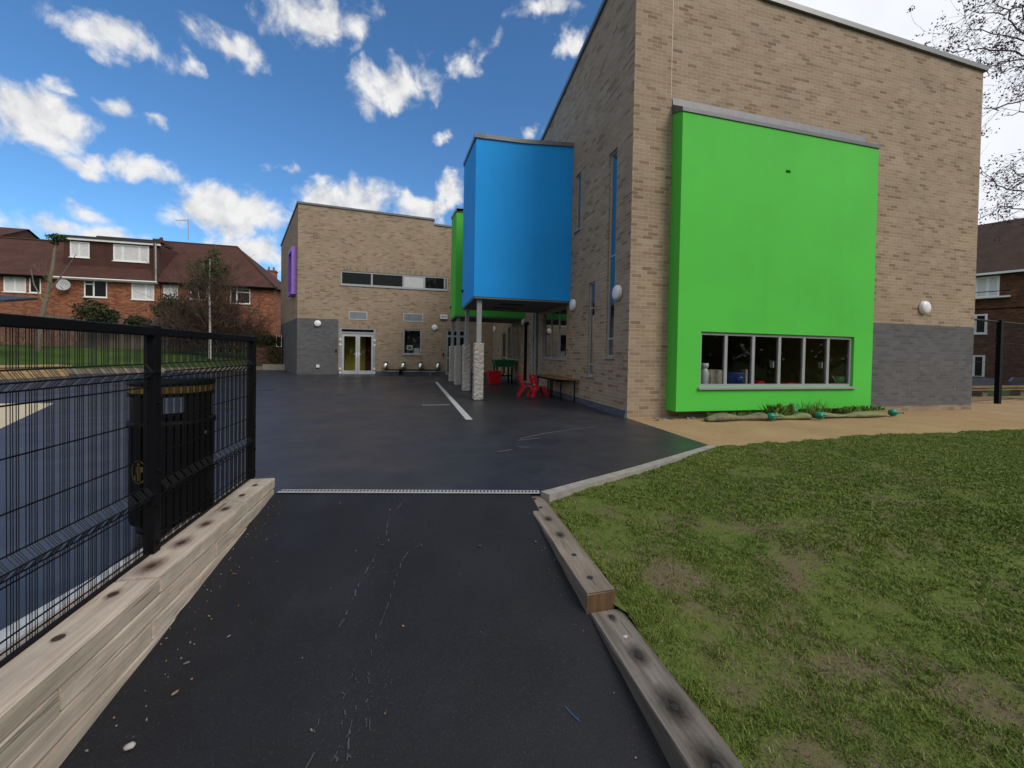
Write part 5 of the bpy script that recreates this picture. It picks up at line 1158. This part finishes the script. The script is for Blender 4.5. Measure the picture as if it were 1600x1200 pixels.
mb.poly([(-24.24, dy, 6.25), (-24.24, dy, 8.62), (-24.24, 36.3, 8.62)]); mb.poly([(-24.24+dl, dy, 6.25), (-24.24+dl, dy, 8.62), (-24.24+dl, 36.3, 8.62)])
dm = mb.build('dormer', M['tile'], h1)
window(dm if False else h1, DO, (1, 0, 0), (0, -1, 0), .333, 1.457, 7.44, 8.547, [.85], [], fw=.09, depth=.03, fm='upvc', gm='curtain', sill=.06, sillm='upvc', name='dormer_window')
window(h1, DO, (1, 0, 0), (0, -1, 0), 2.833, 4.997, 7.36, 8.567, [3.4, 4.4], [], fw=.1, depth=.03, fm='upvc', gm='curtain', sill=.06, sillm='upvc', name='dormer_window')
MB().box((-24.3, dy-.2, 8.63), (-18.5, dy-.03, 8.77)).build('fascia', M['upvc'], dm)
MB().box((-24.32, dy-.25, 8.773), (-18.5, 35.2, 8.92)).build('flat_roof', M['tarp'], dm)
mb = MB(); mb.add([(-24.24, 33.42, 6.28), (-18.3, 33.42, 6.28), (-18.3, 33.5, 6.36), (-24.24, 33.5, 6.36)], [(0, 1, 2, 3)]); mb.box((-24.24, 33.35, 6.2), (-18.3, 33.4, 6.32)); mb.build('lead_apron', M['lead'], dm)
mb = MB(); q0, q1, q2 = Vector((-18.2, 32.66, 5.8)), Vector((-18.72, 33.55, 8.72)), Vector((-19.9, 36.5, 9.95)); wv = Vector((.16, 0, 0))
mb.add([q0-wv, q0+wv*.0, q1-wv, q1+wv*.0, q2-wv, q2, q0-wv+Vector((0, 2, 0)), q0+Vector((0, 2, 0)), q2-wv-Z*1.5, q2-Z*1.5], [(0, 1, 3, 2), (2, 3, 5, 4), (0, 2, 4, 8, 6), (1, 7, 9, 5, 3)]); pw_ = mb.build('party_wall', M['tile2'], h1)
mb = MB(); mb.tube([q0+Vector((.0, -.02, .1)), q1+Vector((.0, -.03, .05))], .05, 6); mb.build('verge_flashing', M['concrete'], pw_)
mb = MB(); mb.box((-19.0, 33.7, 8.5), (-18.5, 34.1, 9.15)); mb.build('chimney_stub', M['oldwall'], h1)
sd_ = thing('satellite_dish', (-23.45, HY, 5.3), 'large round grey satellite dish on the brick wall of the dormer house', 'satellite dish')
MB().lathe([(0, 0), (.19, .02), (.36, .08), (.375, .08), (.36, .06), (.17, 0), (0, -.02)], (-23.45, HY-.36, 5.3), (.15, -1, .1), 28).build('dish', M['dish'], sd_, True)
mb = MB(); mb.tube([(-23.45, HY, 5.2), (-23.45, HY-.3, 5.25)], .03, 6); mb.tube([(-23.45, HY-.3, 4.95), (-23.4, HY-.75, 5.2)], .015, 5); mb.build('bracket', M['blackp'], sd_)
h2, rf2 = house('terrace_house', 'red brick end house with a hipped brown roof behind the birch', -18.09, -10.85, True, wins=[(-17.96, -17.05, 4.75, 5.79, [-17.5], [(0, 5.45), (1, 5.45)], 'curtain'), (-16.3, -15.2, 4.75, 5.79, [-15.75], [], 'dglass'), (-13.75, -12.4, 4.58, 5.74, [-13.3], [(1, 5.45)], 'dglass')])
mb = MB(); mb.box((-12.75, HY+.1, 4.66), (-12.5, HY+.12, 5.4)); 
mb = MB(); mb.tube([(-18.22, 36.6, 9.9), (-18.22, 36.6, 11.6)], .025, 6); mb.tube([(-18.22, 36.6, 11.5), (-19.1, 36.6, 11.42)], .018, 5)
for i in range(5): mb.tube([(-18.4-i*.16, 36.35, 11.49-i*.02), (-18.4-i*.16, 36.85, 11.49-i*.02)], .01, 4)
mb.build('tv_aerial', M['grey_post'], props=tagd('thin television aerial on a pole above the party wall of the terrace', 'aerial'))
# farther houses
def far_house(label, x0, x1, y0, y1, ze, zr, chim, aer=False):
    h = thing('far_house', (x0, y0, 1), label, 'house'); MB().box((x0, y0, 1), (x1, y1, ze)).build('wall', M['red'], h)
    ym = (y0+y1)/2; mb = MB(); mb.poly([(x0-.3, y0-.4, ze-.05), (x1+.3, y0-.4, ze-.05), (x1+.3, ym, zr), (x0-.3, ym, zr)]); mb.poly([(x1+.3, y1+.4, ze-.05), (x0-.3, y1+.4, ze-.05), (x0-.3, ym, zr), (x1+.3, ym, zr)]); mb.add([(x1+.05, y0, ze), (x1+.05, y1, ze), (x1+.05, ym, zr-.05), (x0-.05, y0, ze), (x0-.05, y1, ze), (x0-.05, ym, zr-.05)], [(0, 1, 2), (5, 4, 3)]); rf = mb.build('roof', M['tile'], h)
    if chim:
        cx, cz0, cz1 = chim; mb = MB(); mb.box((cx-.6, ym-.5, cz0), (cx+.6, ym+.5, cz1)); mb.box((cx-.68, ym-.58, cz1), (cx+.68, ym+.58, cz1+.2))
        ch = mb.build('chimney', M['red'], rf); mb = MB(); [mb.lathe([(.14, 0), (.12, .5), (.09, .5)], (cx+q, ym, cz1+.2), seg=10) for q in (-.3, .3)]; mb.build('chimney_pot', M['red'], ch)
far_house('distant house with a brown roof showing above the left end of the terrace', -62, -47.6, 56, 66, 12.8, 15.6, None)
far_house('distant red brick house with a chimney in the gap left of the back building', -27, -14, 56, 64, 8.4, 10.6, (-20, 9.6, 11.9))
far_house('small far house behind the end of the hipped terrace roof', -36, -27, 70, 78, 9.0, 12.4, None)
# dark canopy at the far left edge
cp = thing('garden_canopy', (-17, 20.5, 0), 'dark sloping canopy roof at the left edge behind the fence', 'canopy')
mb = MB(); mb.add([(-20, 19.9, 2.95), (-16.2, 19.9, 3.0), (-16.6, 21.8, 3.32), (-20, 21.8, 3.45), (-20, 19.9, 2.85), (-16.2, 19.9, 2.9), (-16.6, 21.8, 3.22), (-20, 21.8, 3.35)], [(0, 1, 2, 3), (7, 6, 5, 4), (0, 4, 5, 1), (1, 5, 6, 2), (2, 6, 7, 3), (3, 7, 4, 0)]); mb.build('roof', M['tarp'], cp)
for x, y in ((-19.8, 20.1), (-18.6, 20.1), (-18.9, 21.5)): MB().tube([(x, y, .1), (x, y, 2.95)], .05, 8).build('post', M['blackp'], cp)
# trees and shrubs
tr = thing('slender_tree', (-18.25, 24, .9), 'slender leaning tree with a tufted top before the dormer house', 'tree')
mb = MB(); mb.tube([(-18.3, 24, .8), (-18.2, 24, 2.2), (-17.95, 24, 3.4), (-17.7, 24, 5.0), (-17.56, 24, 6.4)], [.11, .10, .085, .065, .035], 10)
mb.tube([(-17.9, 24, 3.7), (-17.3, 23.9, 4.6), (-16.6, 23.8, 5.75)], [.04, .03, .012], 6); mb.tube([(-18.0, 24, 3.2), (-18.5, 24.1, 4.2), (-18.7, 24.2, 5.0)], [.035, .025, .01], 6)
twigs(mb, (-17.8, 24, 4.2), 4, 1.1, .15, .009, 5, 1, .5); mb.build('trunk', M['bark_grey'], tr)
leafpart('crown', [leaves((-17.5, 24, 6.55), (.38, .3, .18), 420, .07, 3), leaves((-17.6, 24, 6.3), (.15, .15, .2), 80, .07, 8)], 'ever', tr)
tr = thing('birch_tree', (-11.4, 25, 1.0), 'white stemmed birch carrying dark evergreen foliage in front of the hipped house', 'tree')
mb = MB(); mb.tube([(-11.38, 25, .6), (-11.38, 25, 2.4), (-11.42, 25, 4.4), (-11.4, 25, 6.2)], [.065, .055, .045, .02], 10); mb.build('trunk', M['birch'], tr)
mb = MB(); twigs(mb, (-11.5, 25.2, 3.2), 34, 2.3, .7, .02, 21, 2, .9); twigs(mb, (-11.0, 25.2, 2.4), 26, 2.4, .7, .02, 22, 2, .9); mb.build('branches', M['brush'], tr)
leafpart('crown', [leaves((-11.45, 25.2, 5.5), (.8, .7, 1.0), 1900, .06, 1, .1, 1, .5), leaves((-12.1, 25.2, 4.7), (.75, .6, .5), 900, .055, 2, .1, 1, .5), leaves((-11.25, 25.2, 6.4), (.4, .4, .6), 450, .055, 6, .1), leaves((-12.35, 25.2, 5.7), (.35, .4, .7), 300, .05, 7, .1), leaves((-10.75, 25.2, 5.6), (.35, .4, .5), 300, .05, 17, .1)], 'ever', tr)
tr = thing('tangled_shrub', (-12, 26, 1.0), 'big brown tangled shrub mass around the white birch stem', 'shrub')
mb = MB()
for i, (x, n, h) in enumerate(((-13.6, 30, 2.1), (-12.8, 40, 2.5), (-12.0, 44, 2.7), (-11.2, 44, 2.6), (-10.5, 36, 2.3), (-9.9, 20, 1.5))): twigs(mb, (x, 26, 1.2), n, h, .6, .02, 40+i, 2, .9)
mb.build('twigs', M['brush'], tr)
leafpart('leaves', [leaves((-12.2, 26.2, 2.5), (1.9, .5, 1.1), 1300, .07, 9), leaves((-10.6, 26.2, 2.2), (.9, .4, .7), 500, .07, 10)], 'hedge', tr)
def shrub(label, x, y, z, rad, n, mat, seed, size=.09):
    t = thing('garden_shrub', (x, y, z-rad[2]), label, 'shrub'); mb = MB(); twigs(mb, (x, y, z-rad[2]*1.1), 8, rad[2]*1.6, rad[0]*.4, .014, seed, 1); mb.build('stems', M['brush'], t)
    leafpart('foliage', [leaves((x, y, z), rad, n, size, seed), leaves((x+rad[0]*.6, y, z-rad[2]*.2), tuple(.6*q for q in rad), n//3, size, seed+50)], mat, t)
shrub('dark green shrub below the left dormer house window', -17.7, 26.5, 3.0, (1.0, .6, .75), 1500, 'hedge', 12)
shrub('round dark evergreen shrub left of the tangled brown mass', -14.0, 26.6, 3.35, (.95, .6, 1.05), 1900, 'hedge', 13)
shrub('low green shrub under the right window of the dormer house', -16.0, 27.0, 2.7, (.6, .4, .35), 500, 'hedge', 14)
tr = thing('pink_shrub', (-20.5, 26, 1), 'pinkish bare twiggy shrub at the far left of the terrace', 'shrub'); mb = MB()
for i, x in enumerate((-22, -21.1, -20.3, -19.5, -18.8)): twigs(mb, (x, 25.8, 1.2), 16, 1.6, .5, .012, 70+i, 2, .9)
mb.build('twigs', M['pinkbrush'], tr)
tr = thing('red_stemmed_shrub', (-10.2, 27.5, 1), 'reddish bare stems below the right window of the hipped house', 'shrub'); mb = MB()
for i, x in enumerate((-10.9, -10.2, -9.5)): twigs(mb, (x, 28, 1.4), 14, 1.9, .4, .012, 90+i, 1, 1.2)
mb.build('twigs', M['pinkbrush'], tr)

ch = [leaves((x, -26+3*math.sin(x), 4.6+1.2*math.sin(x*.7)), (4.4, 2.5, 6.6+1.4*math.sin(x*1.3)), 700, .75, 300+i, .1) for i, x in enumerate(range(-46, 80, 6))]  # unseen trees added behind the camera so the window glass reflects something dark
leafpart('unseen_tree_belt', ch, 'hedge', None, {'kind': 'stuff', 'label': 'dark belt of unseen trees added behind the camera to darken the window reflections', 'category': 'trees'})
# =================================================================== RIGHT: flats, fence, cars, tree
fa = Vector((39.55, 18.3, 0)); fd = Vector((-math.sin(R(24)), math.cos(R(24)), 0)); fn_ = Vector((-fd.y, fd.x, 0))
fl = thing('block_of_flats', tuple(fa-Z*.8), 'dark brown brick block of flats with white windows beyond the right fence', 'flats')
mb = MB(); FO2 = fa-fd*16; wo2 = 16
fops = [(wo2-.12, wo2+1.5, 5.82, 7.3), (wo2+.36, wo2+1.6, 3.2, 4.64), (wo2+.40, wo2+1.6, .06, 1.68)]
for k in (-4.6, -9, -13):
    for (z0, z1) in ((5.82, 7.3), (3.2, 4.64), (.06, 1.68)): fops.append((wo2+k, wo2+k+1.5, z0, z1))
wall(mb, FO2, fd, fn_, 30, [(0, 7.45), (30, 7.45)], fops, reveal=.1, z0=-1.2)
for e, q in ((FO2, -1), (FO2+fd*30, 1)): mb.poly([e-Z*1.2, e-fn_*9-Z*1.2, e-fn_*9+Z*7.45, e-fn_*4.5+Z*12.0, e+Z*7.45])
mb.build('wall', M['brown'], fl)
mb = MB(); a, b = FO2-fd*.3+fn_*.4, FO2+fd*30.3+fn_*.4; mb.poly([a+Z*7.42, b+Z*7.42, b-fn_*4.9+Z*12.1, a-fn_*4.9+Z*12.1]); mb.poly([b-fn_*9.8+Z*7.42, a-fn_*9.8+Z*7.42, a-fn_*4.9+Z*12.1, b-fn_*4.9+Z*12.1]); mb.build('roof', M['tile2'], fl)
mb = MB(); mb.obox(FO2, fd, fn_, -.3, 30.3, .38, .5, 7.36, 7.5); mb.build('gutter', M['upvc'], fl)
for i, o in enumerate(fops):
    w_ = o[1]-o[0]; window(fl, FO2, fd, fn_, o[0]+.003, o[1]-.003, o[2], o[3]-.003, [o[0]+w_*.33, o[0]+w_*.66] if i == 0 else [o[0]+w_*.45], [], fw=.12, depth=.04, fm='upvc', gm='curtain' if i == 0 else 'dglass', sill=.1, sillm='upvc')
mb = MB(); mb.obox(FO2, fd, fn_, wo2-.6, wo2+1.7, .0, .55, 5.7, 5.8); bal = mb.build('balcony', M['upvc'], fl)
mb = MB(); mb.tube([FO2+fd*(wo2-.6)+fn_*.5+Z*6.15, FO2+fd*(wo2+1.7)+fn_*.5+Z*6.15], .03, 6); mb.build('railing', M['blackp'], bal)
mb = MB(); mb.tube([FO2+fd*(wo2-4)+fn_*.04+Z*4.98, FO2+fd*(wo2+3)+fn_*.04+Z*4.98], .03, 5); mb.build('cable', M['blackp'], fl)
rf = thing('boundary_fence', (16.4, 7.5, 0), 'tall black mesh boundary fence right of the school block', 'fence')
fdv = Vector((.93, .12, 0)).normalized()
for i in range(-1, 5):
    p = Vector((16.42, 7.5, 0))+fdv*i*2.5; mb = MB(); mb.box((p.x-.06, p.y-.05, -.1), (p.x+.06, p.y+.05, 2.4 if i else 2.42)); mb.build('post', M['blackp'], rf)
mb = MB(); a = Vector((13.92, 7.2, 0)); 
for z in (.1, .65, 1.2, 1.75, 2.37): mb.tube([a+Z*z, a+fdv*12.5+Z*z], .006 if z < 2.3 else .03, 5)
for i in range(250): p = a+fdv*i*.05; mb.tube([p+Z*.08, p+Z*2.37], .0026, 3, cap=False)
mb.build('mesh', M['blackp'], rf)
kr = thing('knee_rail', (18.5, 9, 0), 'low pale timber knee rail on stumps beyond the boundary fence', 'knee rail')
d = Vector((.99, .05, 0)).normalized(); O3 = Vector((15.5, 8.9, 0)); mb = MB()
mb.obox(O3, d, (d.y, -d.x, 0), 0, 12, 0, .08, .30, .37); mb.build('rail', M['pine'], kr)
mb = MB(); mb.obox(O3, d, (d.y, -d.x, 0), 0, 12, .0, .09, .22, .25); mb.build('lower_rail', M['pine'], kr)
for i in range(6): mb = MB(); mb.obox(O3, d, (d.y, -d.x, 0), i*2.3+1.3, i*2.3+1.6, -.26, -.005, -.3, .30); mb.build('post', M['oak_mid'], kr)
def car(loc, rz_, label, paint):
    t = thing('parked_car', (0, 0, 0), label, 'car', 'cars parked in front of the flats')
    prof = [(-2.05, .35), (-2.1, .6), (-2.0, .88), (-1.6, .95), (-1.0, 1.38), (.35, 1.42), (1.05, .98), (1.95, .82), (2.1, .55), (2.05, .32)]
    mb = MB(); n = len(prof); inset = lambda z: .84-.22*max(0, (z-.9))
    vs = [(x, -inset(z), z) for x, z in prof]+[(x, inset(z), z) for x, z in prof]
    mb.add(vs, [tuple(range(n))[::-1], tuple(range(n, 2*n))]+[(i, (i+1) % n, n+(i+1) % n, n+i) for i in range(n)]); mb.build('body', M[paint], t)
    for sy in (-1, 1):
        for (xa, xb, xc, xd) in ((-1.35, -.95, -.42, -.42), (-.34, -.34, .3, .82)):
            q = MB(); y = lambda z: sy*(.84-.22*max(0, z-.9)+.006); q.poly([(xa, y(1.0), 1.0), (xd, y(1.0), 1.0), (xc, y(1.36), 1.36), (xb, y(1.36), 1.36)][::sy]); q.build('side_window', M['dglass'], t)
        for x in (-1.25, 1.3):
            w_ = MB().lathe([(0, 0), (.2, 0), (.3, .01), (.32, .05), (.32, .18), (0, .18)], (x, sy*.68, .32), (0, sy, 0), 20).build('wheel', M['tyre'], t, True)
            MB().lathe([(0, .19), (.19, .185), (.19, .17)], (x, sy*.68, .32), (0, sy, 0), 16).build('rim', M['steel'], w_, True)
    q = MB(); q.poly([(.42, -.62, 1.40), (.42, .62, 1.40), (1.02, .74, 1.005), (1.02, -.74, 1.005)]); q.v = [(a+.012, b, c+.01) for a, b, c in q.v]; q.build('windscreen', M['dglass'], t)
    for sy in (-1, 1):
        q = MB(); q.box((1.98, sy*.6-.16, .62), (2.1, sy*.6+.16, .76)); q.build('headlight', M['white'], t)
    t.location = loc; t.rotation_euler = (0, 0, rz_); return t
cr = car((25.8, 12.4, -.92), R(14), 'dark car with its roof showing above the knee rail, left of the fence post', 'carpaint')
car((29.6, 12.2, -.98), R(190), 'blue car parked right of the tall black fence post', 'carpaint2')
# bare tree at the right
LIMBS = [[(21.67, 7.9, 12.33), (17.83, 7.9, 12.08), (16.69, 7.9, 11.59), (15.37, 7.9, 11.42)], [(23.7, 8.6, 11.75), (19.49, 8.6, 11.54), (17.93, 8.6, 11.31), (16.74, 8.6, 10.99), (15.96, 8.6, 10.91)], [(25.64, 9.3, 12.37), (21.09, 9.3, 12.14), (19.74, 9.3, 11.78), (18.77, 9.3, 11.27)], [(22.69, 8.25, 11.97), (18.66, 8.25, 11.8), (17.78, 8.25, 12.13), (17.39, 8.25, 12.67)], [(24.71, 8.95, 11.48), (20.32, 8.95, 11.49), (19.34, 8.95, 11.13), (18.47, 8.95, 10.96)], [(21.87, 7.9, 9.44), (17.99, 7.9, 9.24), (16.98, 7.9, 8.93), (16.28, 7.9, 8.76)], [(23.83, 8.6, 9.72), (19.61, 8.6, 9.53), (18.66, 8.6, 9.34)], [(26.02, 9.3, 6.83), (21.41, 9.3, 6.73), (20.19, 9.3, 6.78), (19.11, 9.3, 6.26)], [(23.05, 8.25, 6.64), (18.96, 8.25, 6.66), (17.72, 8.25, 6.81), (16.96, 8.25, 7.12)], [(24.97, 8.95, 7.7), (20.54, 8.95, 7.74), (19.52, 8.95, 7.89)], [(21.7, 7.9, 11.92), (17.85, 7.9, 11.7), (17.21, 7.9, 12.51)], [(23.68, 8.6, 11.97), (19.47, 8.6, 11.96), (17.89, 8.6, 11.88), (16.76, 8.6, 11.74)]]
bt = thing('bare_tree', (24.5, 8.8, -.4), 'bare winter tree reaching in from the right with dark seed clusters', 'tree')
mb = MB(); tw = MB(); seeds = []; r_ = random.Random(77)
mb.tube([(24.5, 8.8, -.8), (24.6, 8.8, 3), (24.4, 8.8, 6), (24.6, 8.8, 9), (24.8, 8.8, 12), (25, 8.9, 15)], [.34, .28, .23, .18, .13, .06], 12)
def sub(p, d, l, r, k):
    pts = [p]; q = p.copy()
    for i in range(4):
        d = (d+Vector((r_.gauss(0, .14), r_.gauss(0, .2), r_.gauss(0, .16)))).normalized(); q = q+d*l/4; pts.append(q.copy())
    tw.tube(pts, [r*.8, r*.7, r*.6, r*.45, r*.3], 4, cap=False)
    if r_.random() < (.8 if k == 0 else .3): seeds.append((q.copy(), r_.uniform(.7, 1.2)))
    if k > 0:
        for j in range(r_.choice((2, 3))): sub(r_.choice(pts[1:]), (d+Vector((r_.gauss(-.1, .5), r_.gauss(0, .6), r_.gauss(0, .55)))).normalized(), l*r_.uniform(.45, .8), r*.6, k-1)
for i, lm in enumerate(LIMBS):
    pts = [Vector(p) for p in lm]; s0 = Vector((24.5, 8.8, pts[0].z-1.4)); full = [s0]+pts; dense = []
    for a, b in zip(full, full[1:]):
        for j in range(4): dense.append(a.lerp(b, j/4)+Vector((r_.gauss(0, .04), r_.gauss(0, .06), r_.gauss(0, .05))))
    dense.append(pts[-1]); n = len(dense); mb.tube(dense, [.034*(1-t/n)**1.1+.006 for t in range(n)], 6, cap=False)
    seeds.append((pts[-1], 1.2))
    for t in range(4, n):
        for _ in range(2):
            if r_.random() < .6: sub(dense[t], Vector((r_.gauss(-.7, .5), r_.gauss(0, .6), r_.gauss(0, .6))).normalized(), r_.uniform(.5, 1.3), .0085, 1)
mb.build('trunk', M['twig'], bt, True); tw.build('twigs', M['twig'], bt)
ch = []
for i, (p, s_) in enumerate(seeds): ch.append(leaves(tuple(p), (.2*s_, .2*s_, .16*s_), 15, .042, 200+i, .1))
leafpart('seed_clusters', ch, 'seed', bt)
